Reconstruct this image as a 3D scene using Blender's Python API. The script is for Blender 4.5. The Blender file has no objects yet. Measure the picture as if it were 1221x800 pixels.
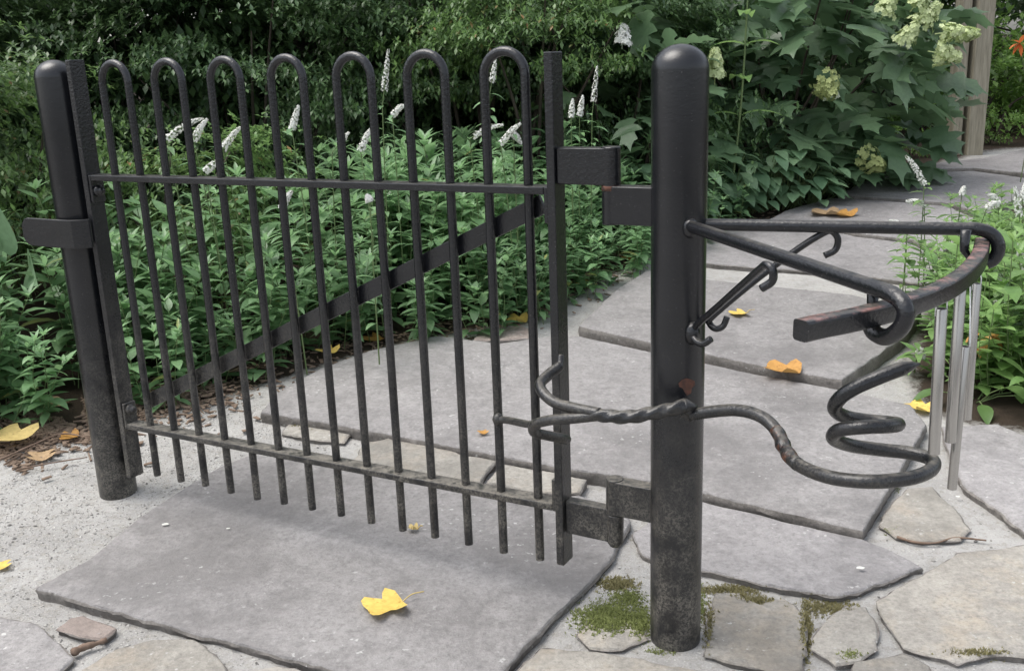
import bpy, math, random
import numpy as np
from mathutils import Vector, Matrix
from mathutils.geometry import tessellate_polygon
random.seed(11)
C = bpy.context.scene.collection
R_ = math.radians

# ------------------------------------------------------------------ camera model
F, CX, CY, H = 1202.0, 610.5, 400.0, 1.31
_d = np.array([770 - CX, 4711 - CY, F]); _d /= np.linalg.norm(_d)
_up = -_d
_fw = np.array([0, 0, 1.0]); _fh = _fw - _up * _fw.dot(_up); _y = _fh / np.linalg.norm(_fh)
_x = np.cross(_y, _up)
RM = np.array([_x, _y, _up])
O = np.array([0, 0, H])


def ray(px, py): return RM @ np.array([px - CX, py - CY, F])
def gh(x, y):                                   # height of the gently rising ground
    t = max(0.0, min(y, 30.0) - 2.5)
    return 0.05 * t * t / (t + 0.4)
def at_z(px, py, z):                            # point of the sight line at a height
    v = ray(px, py); return Vector(O + v * ((z - H) / v[2]))
def at_y(px, py, Y):                            # point of the sight line at a distance
    v = ray(px, py); return Vector(O + v * (Y / v[1]))
def at_g(px, py, h=0.0):                        # point of the sight line on the ground
    z = 0.0
    for _ in range(70):
        p = at_z(px, py, z + h); z = 0.6 * z + 0.4 * gh(p.x, p.y)
    return p


cam_d = bpy.data.cameras.new('camera'); cam = bpy.data.objects.new('camera', cam_d); C.objects.link(cam)
cam_d.sensor_width = 36; cam_d.lens = 36 * F / 1221; cam_d.clip_start = 0.02; cam_d.clip_end = 500
m = Matrix.Identity(4)
for i, v in enumerate((RM @ np.array([1, 0, 0]), RM @ np.array([0, -1, 0]), RM @ np.array([0, 0, -1]))):
    for k in range(3): m[k][i] = v[k]
m.translation = Vector((0, 0, H)); cam.matrix_world = m
bpy.context.scene.camera = cam

# ------------------------------------------------------------------ materials
def new_mat(name):
    M = bpy.data.materials.new(name); M.use_nodes = True
    nt = M.node_tree; b = nt.nodes['Principled BSDF']
    return M, nt, b
def N(nt, kind, **kw):
    n = nt.nodes.new(kind)
    for k, v in kw.items():
        if k in n.inputs: n.inputs[k].default_value = v
        else: setattr(n, k, v)
    return n
def noise(nt, scale, detail=4, rough=0.6, coord=None):
    n = N(nt, 'ShaderNodeTexNoise'); n.inputs['Scale'].default_value = scale
    n.inputs['Detail'].default_value = detail; n.inputs['Roughness'].default_value = rough
    if coord is None:
        coord = N(nt, 'ShaderNodeNewGeometry').outputs['Position']
    nt.links.new(coord, n.inputs['Vector'])
    return n
def ramp(nt, src, stops):
    r = N(nt, 'ShaderNodeValToRGB'); e = r.color_ramp.elements
    while len(e) < len(stops): e.new(0.5)
    for i, (p, c) in enumerate(stops):
        e[i].position = p
        e[i].color = (c, c, c, 1) if isinstance(c, (int, float)) else (*c, 1)
    nt.links.new(src, r.inputs['Fac']); return r
def mix(nt, a, b, f, mode='MIX'):
    n = N(nt, 'ShaderNodeMix', data_type='RGBA', blend_type=mode)
    for sock, v in ((n.inputs[0], f), (n.inputs[6], a), (n.inputs[7], b)):
        if hasattr(v, 'links'): nt.links.new(v, sock)
        elif isinstance(v, (int, float)): sock.default_value = v
        else: sock.default_value = (*v, 1)
    return n.outputs[2]
def bump(nt, b, src, strength, dist=0.002, prev=None):
    n = N(nt, 'ShaderNodeBump'); n.inputs['Strength'].default_value = strength
    n.inputs['Distance'].default_value = dist
    nt.links.new(src, n.inputs['Height'])
    if prev is not None: nt.links.new(prev.outputs[0], n.inputs['Normal'])
    nt.links.new(n.outputs[0], b.inputs['Normal']); return n


def metal(name, hammered=0.6, rust=0.0, dust_top=0.75):
    M, nt, b = new_mat(name)
    geo = N(nt, 'ShaderNodeNewGeometry'); pos = geo.outputs['Position']
    sep = N(nt, 'ShaderNodeSeparateXYZ'); nt.links.new(pos, sep.inputs[0])
    n1 = noise(nt, 9, 5, 0.65, pos)
    base = ramp(nt, n1.outputs[0], [(0.3, (0.0050, 0.0058, 0.0072)), (0.7, (0.011, 0.0115, 0.0138))]).outputs[0]
    # splash dirt from the ground
    mr = N(nt, 'ShaderNodeMapRange'); mr.inputs['From Min'].default_value = dust_top
    mr.inputs['From Max'].default_value = 0.05; nt.links.new(sep.outputs[2], mr.inputs['Value'])
    n2 = noise(nt, 170, 5, 0.8, pos)
    spk = ramp(nt, n2.outputs[0], [(0.44, 0.12), (0.58, 1.0)])
    n2b = noise(nt, 14, 4, 0.6, pos)
    blot = ramp(nt, n2b.outputs[0], [(0.38, 0.1), (0.62, 1.0)])
    mu = N(nt, 'ShaderNodeMath', operation='MULTIPLY'); nt.links.new(mr.outputs[0], mu.inputs[0]); nt.links.new(spk.outputs[0], mu.inputs[1])
    mu2 = N(nt, 'ShaderNodeMath', operation='MULTIPLY'); nt.links.new(mu.outputs[0], mu2.inputs[0]); nt.links.new(blot.outputs[0], mu2.inputs[1])
    # dust lying on upward faces
    sn = N(nt, 'ShaderNodeSeparateXYZ'); nt.links.new(geo.outputs['Normal'], sn.inputs[0])
    upm = N(nt, 'ShaderNodeMapRange'); upm.inputs['From Min'].default_value = 0.75; upm.inputs['From Max'].default_value = 1.0
    nt.links.new(sn.outputs[2], upm.inputs['Value'])
    n3 = noise(nt, 60, 5, 0.7, pos); um = ramp(nt, n3.outputs[0], [(0.38, 0.08), (0.62, 0.9)])
    mu3 = N(nt, 'ShaderNodeMath', operation='MULTIPLY'); nt.links.new(upm.outputs[0], mu3.inputs[0]); nt.links.new(um.outputs[0], mu3.inputs[1])
    mrb = N(nt, 'ShaderNodeMapRange'); mrb.inputs['From Min'].default_value = 1.25; mrb.inputs['From Max'].default_value = 0.25
    mrb.inputs['To Min'].default_value = 0.25
    nt.links.new(sep.outputs[2], mrb.inputs['Value'])
    mu3b = N(nt, 'ShaderNodeMath', operation='MULTIPLY'); nt.links.new(mu3.outputs[0], mu3b.inputs[0]); nt.links.new(mrb.outputs[0], mu3b.inputs[1])
    add = N(nt, 'ShaderNodeMath', operation='ADD', use_clamp=True); nt.links.new(mu2.outputs[0], add.inputs[0]); nt.links.new(mu3b.outputs[0], add.inputs[1])
    col = mix(nt, base, (0.18, 0.165, 0.138), add.outputs[0])
    # tiny chips
    nc = noise(nt, 330, 2, 0.5, pos); ch = ramp(nt, nc.outputs[0], [(0.725, 0), (0.76, 0.45)])
    col = mix(nt, col, (0.30, 0.29, 0.27), ch.outputs[0])
    if rust:
        nr = noise(nt, 22, 6, 0.7, pos); rr = ramp(nt, nr.outputs[0], [(0.50, 0), (0.64, 1)])
        k = N(nt, 'ShaderNodeMath', operation='MULTIPLY'); nt.links.new(rr.outputs[0], k.inputs[0])
        if rust == 1:
            uw = N(nt, 'ShaderNodeMapRange'); uw.inputs['From Min'].default_value = 0.3; uw.inputs['From Max'].default_value = 0.8
            nt.links.new(sn.outputs[2], uw.inputs['Value']); nt.links.new(uw.outputs[0], k.inputs[1])
            col = mix(nt, col, (0.23, 0.13, 0.115), k.outputs[0])
        else:
            k.inputs[1].default_value = 0.9; col = mix(nt, col, (0.13, 0.05, 0.025), k.outputs[0])
    nt.links.new(col, b.inputs['Base Color'])
    rg = N(nt, 'ShaderNodeMapRange'); rg.inputs['To Min'].default_value = 0.27; rg.inputs['To Max'].default_value = 0.85
    nt.links.new(add.outputs[0], rg.inputs['Value']); nt.links.new(rg.outputs[0], b.inputs['Roughness'])
    b.inputs['Specular IOR Level'].default_value = 0.5
    b1 = bump(nt, b, noise(nt, 150, 2, 0.5, pos).outputs[0], hammered, 0.0025)
    bump(nt, b, n2.outputs[0], 0.25, 0.001, b1)
    return M


def stone(name, c1, c2, speck=0.4, warm=None):
    M, nt, b = new_mat(name)
    pos = N(nt, 'ShaderNodeNewGeometry').outputs['Position']
    oi = N(nt, 'ShaderNodeObjectInfo')
    ad = N(nt, 'ShaderNodeVectorMath', operation='ADD'); nt.links.new(pos, ad.inputs[0])
    sc = N(nt, 'ShaderNodeVectorMath', operation='SCALE'); nt.links.new(oi.outputs['Location'], sc.inputs[0]); sc.inputs['Scale'].default_value = 3.7
    nt.links.new(sc.outputs[0], ad.inputs[1]); pos = ad.outputs[0]
    big = noise(nt, 3.2, 6, 0.65, pos); mid = noise(nt, 24, 6, 0.7, pos); fine = noise(nt, 230, 4, 0.8, pos); gr = noise(nt, 75, 5, 0.75, pos)
    col = mix(nt, c1, c2, ramp(nt, big.outputs[0], [(0.32, 0), (0.68, 1)]).outputs[0])
    col = mix(nt, col, [c * 1.32 for c in c2], ramp(nt, mid.outputs[0], [(0.5, 0), (0.72, 0.55)]).outputs[0])
    col = mix(nt, col, [c * 0.62 for c in c1], ramp(nt, mid.outputs[0], [(0.28, 0.6), (0.45, 0)]).outputs[0])
    if warm:
        wn = noise(nt, 5.5, 5, 0.7, pos)
        col = mix(nt, col, warm, ramp(nt, wn.outputs[0], [(0.48, 0), (0.66, 0.75)]).outputs[0])
    col = mix(nt, col, [min(1, c * 1.7) for c in c2], ramp(nt, fine.outputs[0], [(0.58, 0), (0.72, speck)]).outputs[0])
    col = mix(nt, col, [c * 0.45 for c in c1], ramp(nt, fine.outputs[0], [(0.28, speck), (0.42, 0)]).outputs[0])
    col = mix(nt, col, [c * 0.70 for c in c1], ramp(nt, gr.outputs[0], [(0.34, 0.55), (0.50, 0)]).outputs[0])
    col = mix(nt, col, [c * 1.3 for c in c2], ramp(nt, gr.outputs[0], [(0.52, 0), (0.68, 0.35)]).outputs[0])
    sn_ = noise(nt, 1.7, 7, 0.72, pos)
    col = mix(nt, col, [c * 0.66 for c in c1], ramp(nt, sn_.outputs[0], [(0.50, 0), (0.62, 0.55)]).outputs[0])
    lay = N(nt, 'ShaderNodeTexWave', wave_type='BANDS'); nt.links.new(pos, lay.inputs['Vector']); lay.inputs['Scale'].default_value = 1.1; lay.inputs['Distortion'].default_value = 14; lay.inputs['Detail'].default_value = 5; lay.inputs['Detail Scale'].default_value = 1.6
    col = mix(nt, col, [c * 0.72 for c in c1], ramp(nt, lay.outputs['Fac'], [(0.0, 0.22), (0.08, 0)]).outputs[0])
    # pale lichen and scuffs
    ln = noise(nt, 60, 3, 0.5, pos); lm = noise(nt, 4.0, 3, 0.6, pos)
    k = N(nt, 'ShaderNodeMath', operation='MULTIPLY')
    nt.links.new(ramp(nt, ln.outputs[0], [(0.64, 0), (0.70, 1)]).outputs[0], k.inputs[0])
    nt.links.new(ramp(nt, lm.outputs[0], [(0.48, 0), (0.62, 0.75)]).outputs[0], k.inputs[1])
    col = mix(nt, col, (0.50, 0.50, 0.48), k.outputs[0])
    hv = N(nt, 'ShaderNodeHueSaturation'); nt.links.new(col, hv.inputs['Color']); vr = N(nt, 'ShaderNodeMapRange'); vr.inputs['To Min'].default_value = 0.86; vr.inputs['To Max'].default_value = 1.12
    nt.links.new(oi.outputs['Random'], vr.inputs['Value']); nt.links.new(vr.outputs[0], hv.inputs['Value']); col = hv.outputs[0]
    nt.links.new(col, b.inputs['Base Color'])
    b.inputs['Roughness'].default_value = 0.8; b.inputs['Specular IOR Level'].default_value = 0.3
    b0_ = bump(nt, b, ramp(nt, lay.outputs['Fac'], [(0.0, 0), (0.3, 1)]).outputs[0], 0.3, 0.003)
    b1 = bump(nt, b, big.outputs[0], 0.8, 0.02, b0_)
    b2 = bump(nt, b, mid.outputs[0], 0.8, 0.008, b1)
    b3 = bump(nt, b, gr.outputs[0], 0.7, 0.003, b2)
    bump(nt, b, fine.outputs[0], 0.6, 0.0015, b3)
    return M


def leafmat(name, c1, c2, trans=0.25, rough=0.42, back=1.3, spec=0.5, objvar=0.25, old=None, spots=None):
    M, nt, b = new_mat(name)
    geo = N(nt, 'ShaderNodeNewGeometry'); oi = N(nt, 'ShaderNodeObjectInfo')
    col = mix(nt, c1, c2, geo.outputs['Random Per Island'])
    if old: col = mix(nt, col, old, ramp(nt, geo.outputs['Random Per Island'], [(0.965, 0), (0.985, 0.8)]).outputs[0])
    if spots: sp_ = noise(nt, 85, 4, 0.7, geo.outputs['Position']); col = mix(nt, col, spots, ramp(nt, sp_.outputs[0], [(0.56, 0), (0.68, 0.85)]).outputs[0])
    hv = N(nt, 'ShaderNodeHueSaturation'); nt.links.new(col, hv.inputs['Color'])
    mr = N(nt, 'ShaderNodeMapRange'); mr.inputs['To Min'].default_value = 1 - objvar; mr.inputs['To Max'].default_value = 1 + objvar
    nt.links.new(oi.outputs['Random'], mr.inputs['Value']); nt.links.new(mr.outputs[0], hv.inputs['Value'])
    nz = noise(nt, 45, 3, 0.6, geo.outputs['Position'])
    col = mix(nt, hv.outputs[0], [c * 0.6 for c in c1], ramp(nt, nz.outputs[0], [(0.4, 0.3), (0.6, 0)]).outputs[0])
    col = mix(nt, col, [min(1, c * back) for c in c2], geo.outputs['Backfacing'])
    nt.links.new(col, b.inputs['Base Color']); b.inputs['Roughness'].default_value = rough
    b.inputs['Specular IOR Level'].default_value = spec
    tr = N(nt, 'ShaderNodeBsdfTranslucent'); nt.links.new(col, tr.inputs['Color'])
    ms = N(nt, 'ShaderNodeMixShader'); ms.inputs[0].default_value = trans
    nt.links.new(b.outputs[0], ms.inputs[1]); nt.links.new(tr.outputs[0], ms.inputs[2])
    out = [n for n in nt.nodes if n.type == 'OUTPUT_MATERIAL'][0]
    nt.links.new(ms.outputs[0], out.inputs['Surface'])
    return M


def plain(name, c1, c2, scale=20, rough=0.7, bmp=0.3, metallic=0.0, stretch=None):
    M, nt, b = new_mat(name)
    co = N(nt, 'ShaderNodeTexCoord').outputs['Object']
    if stretch:
        mp = N(nt, 'ShaderNodeMapping'); mp.inputs['Scale'].default_value = stretch; nt.links.new(co, mp.inputs[0]); co = mp.outputs[0]
    n1 = noise(nt, scale, 6, 0.65, co)
    col = mix(nt, c1, c2, ramp(nt, n1.outputs[0], [(0.3, 0), (0.7, 1)]).outputs[0])
    nt.links.new(col, b.inputs['Base Color']); b.inputs['Roughness'].default_value = rough; b.inputs['Metallic'].default_value = metallic
    bump(nt, b, n1.outputs[0], bmp, 0.003)
    return M


MAT = {}
MAT['paint'] = metal('black_painted_steel', 0.10, 0, 0.58)
MAT['hammer'] = metal('black_rough_painted_iron', 0.42)
MAT['worn'] = metal('black_paint_worn_to_red', 0.4, 1)
MAT['rust'] = metal('rusty_weld', 0.6, 2)
MAT['slab'] = stone('purple_grey_bluestone', (0.210, 0.201, 0.197), (0.288, 0.277, 0.271), 0.4)
MAT['slab2'] = stone('grey_bluestone', (0.215, 0.206, 0.205), (0.29, 0.279, 0.276), 0.35)
MAT['beige'] = stone('beige_fieldstone', (0.245, 0.231, 0.206), (0.34, 0.323, 0.288), 0.35, (0.33, 0.285, 0.23))
MAT['greybeige'] = stone('grey_fieldstone', (0.235, 0.221, 0.198), (0.335, 0.317, 0.283), 0.4, (0.37, 0.32, 0.25))
MAT['pink'] = stone('reddish_fieldstone', (0.27, 0.225, 0.20), (0.38, 0.32, 0.285), 0.45, (0.33, 0.23, 0.19))
MAT['hosta'] = leafmat('hosta_leaf', (0.17, 0.28, 0.15), (0.26, 0.39, 0.23), 0.25, 0.4)
MAT['edge'] = stone('dark_stone_edge', (0.14, 0.129, 0.118), (0.23, 0.214, 0.198), 0.35)  # darker, browner stone for the slab sides
MAT['loose'] = leafmat('loosestrife_leaf', (0.120, 0.228, 0.104), (0.235, 0.385, 0.185), 0.36, 0.42, old=(0.34, 0.30, 0.07))
MAT['loose_bright'] = leafmat('bright_loosestrife_leaf', (0.125, 0.232, 0.070), (0.235, 0.37, 0.125), 0.38, 0.42)
MAT['stem'] = plain('green_stem', (0.09, 0.14, 0.05), (0.14, 0.19, 0.075), 30, 0.6)
MAT['bark'] = plain('dark_bark', (0.035, 0.028, 0.020), (0.075, 0.06, 0.045), 30, 0.9, 0.8, 0, (1, 1, 0.25))
MAT['azalea'] = leafmat('shaded_azalea_leaf', (0.040, 0.082, 0.034), (0.105, 0.178, 0.070), 0.25, 0.42)  # azalea in the dark zone: its shade is put into the leaf colour
MAT['azalea_lit'] = leafmat('lit_azalea_leaf', (0.080, 0.155, 0.050), (0.18, 0.29, 0.10), 0.25, 0.42, old=(0.30, 0.13, 0.05))  # same azalea leaf, lightened: the light on it is painted into the colour
MAT['hyd'] = leafmat('oakleaf_hydrangea_leaf', (0.082, 0.152, 0.076), (0.165, 0.262, 0.138), 0.28, 0.36, 1.35)
MAT['ovate'] = leafmat('ovate_leaf', (0.110, 0.205, 0.110), (0.215, 0.33, 0.18), 0.28, 0.42, 1.2)
MAT['bright'] = leafmat('bright_undergrowth_leaf', (0.08, 0.16, 0.03), (0.17, 0.29, 0.07), 0.35, 0.45)
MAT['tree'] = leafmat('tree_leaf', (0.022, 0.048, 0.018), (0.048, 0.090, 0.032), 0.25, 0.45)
MAT['white'] = leafmat('white_petal', (0.60, 0.61, 0.54), (0.80, 0.80, 0.76), 0.25, 0.6, 1.0, 0.3, 0.04)
MAT['cream'] = leafmat('cream_green_petal', (0.46, 0.56, 0.24), (0.66, 0.74, 0.42), 0.3, 0.6, 1.0, 0.3, 0.08)
MAT['greenish'] = leafmat('faded_green_petal', (0.16, 0.22, 0.07), (0.32, 0.37, 0.15), 0.3, 0.6, 1.0, 0.3, 0.08)
MAT['yellow'] = leafmat('yellow_fallen_leaf', (0.64, 0.43, 0.09), (0.78, 0.58, 0.17), 0.15, 0.5, 0.9, 0.3, 0.08, spots=(0.40, 0.20, 0.04))
MAT['paleyellow'] = leafmat('pale_yellow_fallen_leaf', (0.48, 0.36, 0.13), (0.66, 0.52, 0.22), 0.15, 0.5, 0.9, 0.3, 0.08, spots=(0.28, 0.17, 0.06))
MAT['orange'] = leafmat('orange_brown_fallen_leaf', (0.40, 0.19, 0.045), (0.58, 0.33, 0.10), 0.15, 0.5, 0.9, 0.3, 0.1, spots=(0.20, 0.07, 0.02))
MAT['tan'] = leafmat('tan_fallen_leaf', (0.32, 0.21, 0.11), (0.46, 0.33, 0.2), 0.15, 0.6, 0.9, 0.3, 0.1, spots=(0.17, 0.10, 0.05))
MAT['lily'] = leafmat('orange_lily_petal', (0.55, 0.13, 0.03), (0.72, 0.22, 0.07), 0.25, 0.5, 1, 0.3, 0.05)
MAT['rustspot'] = plain('rust_spot', (0.025, 0.018, 0.016), (0.13, 0.052, 0.032), 70, 0.9, 0.5)
MAT['timber'] = plain('weathered_timber', (0.19, 0.17, 0.125), (0.36, 0.33, 0.255), 9, 0.85, 0.7, 0, (6, 6, 0.5))
MAT['steel'] = plain('brushed_aluminium', (0.33, 0.318, 0.30), (0.46, 0.445, 0.425), 60, 0.27, 0.08, 0.9, (1, 1, 0.04))
MAT['twig'] = plain('dry_twig', (0.10, 0.065, 0.045), (0.22, 0.155, 0.115), 40, 0.9, 0.6)
MAT['mulch'] = leafmat('bark_mulch_piece', (0.045, 0.030, 0.022), (0.19, 0.14, 0.105), 0.0, 0.9, 1, 0.2, 0.0)
MAT['moss'] = leafmat('moss_tuft', (0.15, 0.175, 0.06), (0.28, 0.315, 0.115), 0.25, 0.8, 1, 0.2, 0.0)
MAT['drymoss'] = leafmat('dry_brown_moss', (0.17, 0.155, 0.075), (0.30, 0.275, 0.14), 0.2, 0.8, 1, 0.2, 0.0)
MAT['pebble'] = leafmat('pebble', (0.17, 0.165, 0.155), (0.60, 0.585, 0.55), 0.0, 0.85, 1, 0.25, 0.0)
M, nt, b = new_mat('clear_line'); b.inputs['Base Color'].default_value = (0.85, 0.87, 0.87, 1); b.inputs['Roughness'].default_value = 0.1
b.inputs['Transmission Weight'].default_value = 0.35; MAT['line'] = M

# ground: stone dust where people walk, dark soil in the planting beds (vertex mask)
M, nt, b = new_mat('stone_dust_and_soil')
pos = N(nt, 'ShaderNodeNewGeometry').outputs['Position']
at = N(nt, 'ShaderNodeAttribute', attribute_name='soil')
n1 = noise(nt, 5, 6, 0.7); n2 = noise(nt, 190, 4, 0.8); n3 = noise(nt, 38, 5, 0.7)
dust = mix(nt, (0.28, 0.273, 0.26), (0.43, 0.422, 0.405), ramp(nt, n1.outputs[0], [(0.3, 0), (0.7, 1)]).outputs[0])
dust = mix(nt, dust, (0.25, 0.235, 0.20), ramp(nt, n3.outputs[0], [(0.36, 0.5), (0.5, 0)]).outputs[0])
dust = mix(nt, dust, (0.62, 0.615, 0.59), ramp(nt, n2.outputs[0], [(0.54, 0), (0.70, 0.55)]).outputs[0])
dust = mix(nt, dust, (0.14, 0.135, 0.12), ramp(nt, n2.outputs[0], [(0.3, 0.7), (0.42, 0)]).outputs[0])
soil = mix(nt, (0.020, 0.015, 0.011), (0.055, 0.039, 0.028), n3.outputs[0])
soil = mix(nt, soil, (0.12, 0.09, 0.068), ramp(nt, n2.outputs[0], [(0.62, 0), (0.72, 0.6)]).outputs[0])
ma = N(nt, 'ShaderNodeMath', operation='ADD'); nt.links.new(at.outputs['Fac'], ma.inputs[0])
ms = N(nt, 'ShaderNodeMath', operation='MULTIPLY_ADD'); nt.links.new(n3.outputs[0], ms.inputs[0]); ms.inputs[1].default_value = 0.8; ms.inputs[2].default_value = -0.4
nt.links.new(ms.outputs[0], ma.inputs[1])
col = mix(nt, dust, soil, ramp(nt, ma.outputs[0], [(0.35, 0), (0.65, 1)]).outputs[0])
nt.links.new(col, b.inputs['Base Color']); b.inputs['Roughness'].default_value = 0.92; b.inputs['Specular IOR Level'].default_value = 0.2
b1 = bump(nt, b, n3.outputs[0], 0.5, 0.012); bump(nt, b, n2.outputs[0], 0.9, 0.004, b1)
MAT['ground'] = M

# ------------------------------------------------------------------ mesh helpers
class MB:
    def __init__(s): s.v = []; s.f = []
    def add(s, vs, fs):
        o = len(s.v); s.v += [tuple(p) for p in vs]; s.f += [tuple(i + o for i in f) for f in fs]
    def box8(s, p):                                  # 8 corners: bottom 4, top 4
        s.add(p, [(3, 2, 1, 0), (4, 5, 6, 7), (0, 1, 5, 4), (1, 2, 6, 5), (2, 3, 7, 6), (3, 0, 4, 7)])
    def tube(s, pts, rad, sides=10, lobes=0, lobe=0.0, twist=0.0, sq=None, cap=True, upv=None):
        pts = [Vector(p) for p in pts]; n = len(pts)
        rads = rad if isinstance(rad, (list, tuple)) else [rad] * n
        T = [(pts[min(i + 1, n - 1)] - pts[max(i - 1, 0)]).normalized() for i in range(n)]
        up = Vector(upv) if upv else (Vector((0, 0, 1)) if abs(T[0].z) < 0.9 else Vector((1, 0, 0)))
        a = (up - T[0] * up.dot(T[0])).normalized(); vs = []; L = 0
        for i in range(n):
            if i: L += (pts[i] - pts[i - 1]).length
            if upv: a = (up - T[i] * up.dot(T[i])).normalized()
            else: a = (a - T[i] * a.dot(T[i])).normalized()
            bb = T[i].cross(a)
            for k in range(sides):
                th = 2 * math.pi * k / sides
                r = rads[i] * (1 + lobe * math.cos(lobes * th + twist * L)) if lobes else rads[i]
                ca, sa = math.cos(th), math.sin(th)
                if sq:                               # rounded rectangle (half width, half height)
                    e = 0.35
                    x = sq[0] * math.copysign(abs(sa) ** e, sa) * rads[i]; y = sq[1] * math.copysign(abs(ca) ** e, ca) * rads[i]
                else: x, y = r * sa, r * ca
                vs.append(pts[i] + a * y + bb * x)
        fs = []
        for i in range(n - 1):
            for k in range(sides):
                k2 = (k + 1) % sides
                fs.append((i * sides + k, i * sides + k2, (i + 1) * sides + k2, (i + 1) * sides + k))
        if cap:
            fs.append(tuple(range(sides))[::-1]); fs.append(tuple((n - 1) * sides + k for k in range(sides)))
        s.add(vs, fs)
    def lathe(s, c, prof, sides=32):
        vs = []; fs = []
        for r, z in prof:
            for k in range(sides):
                th = 2 * math.pi * k / sides; vs.append((c[0] + r * math.cos(th), c[1] + r * math.sin(th), c[2] + z))
        for i in range(len(prof) - 1):
            for k in range(sides):
                k2 = (k + 1) % sides; fs.append((i * sides + k, i * sides + k2, (i + 1) * sides + k2, (i + 1) * sides + k))
        fs.append(tuple(range(sides))[::-1]); fs.append(tuple((len(prof) - 1) * sides + k for k in range(sides)))
        s.add(vs, fs)
    def build(s, name, mat, parent=None, smooth=True, bevel=0.0, label=None, origin=None):
        me = bpy.data.meshes.new(name)
        o0 = Vector(parent.location) if parent is not None and origin is None else Vector(origin or (0, 0, 0))
        if parent is not None and parent.parent is not None: o0 = Vector(parent.parent.location) + Vector(parent.location)
        me.from_pydata([(p[0] - o0.x, p[1] - o0.y, p[2] - o0.z) for p in s.v], [], s.f); me.update()
        me.materials.append(MAT[mat] if isinstance(mat, str) else mat)
        if smooth: me.polygons.foreach_set('use_smooth', [True] * len(me.polygons))
        ob = bpy.data.objects.new(name, me); C.objects.link(ob)
        if parent is not None: ob.parent = parent
        elif origin is not None: ob.location = origin
        if smooth == 'auto':
            me.set_sharp_from_angle(angle=R_(40))
        if bevel:
            bv = ob.modifiers.new('bevel', 'BEVEL'); bv.width = bevel; bv.segments = 2; bv.limit_method = 'ANGLE'
        if label: ob['label'] = label
        return ob


def tag(o, label=None, cat=None, group=None, kind=None):
    for k, v in (('label', label), ('category', cat), ('group', group), ('kind', kind)):
        if v: o[k] = v
    return o
def thing(name, label, cat, loc, group=None):
    o = bpy.data.objects.new(name, None); C.objects.link(o); o.location = loc; o.empty_display_size = 0.05
    return tag(o, label, cat, group)
def copy_tree(o, parent=None):
    c = o.copy(); C.objects.link(c); c.parent = parent
    for ch in [x for x in KIDS.get(o.name, [])]: copy_tree(ch, c)
    return c
KIDS = {}
def remember(root):
    for ch in root.children_recursive: KIDS.setdefault(ch.parent.name, []).append(ch)
def spline(P, n=8):                                  # Catmull-Rom
    P = [Vector(p) for p in P]; out = []
    for i in range(len(P) - 1):
        a = P[i - 1] if i else P[0] * 2 - P[1]; b_, c_ = P[i], P[i + 1]; d_ = P[i + 2] if i + 2 < len(P) else P[-1] * 2 - P[-2]
        for k in range(n):
            t = k / n
            out.append(0.5 * ((2 * b_) + (c_ - a) * t + (2 * a - 5 * b_ + 4 * c_ - d_) * t * t + (3 * b_ - a - 3 * c_ + d_) * t ** 3))
    out.append(P[-1]); return out
def inside(p, poly):
    x, y = p[0], p[1]; r = False; n = len(poly); j = n - 1
    for i in range(n):
        xi, yi = poly[i][0], poly[i][1]; xj, yj = poly[j][0], poly[j][1]
        if (yi > y) != (yj > y) and x < (xj - xi) * (y - yi) / (yj - yi) + xi: r = not r
        j = i
    return r
def rnd(a, b): return random.uniform(a, b)

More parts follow.
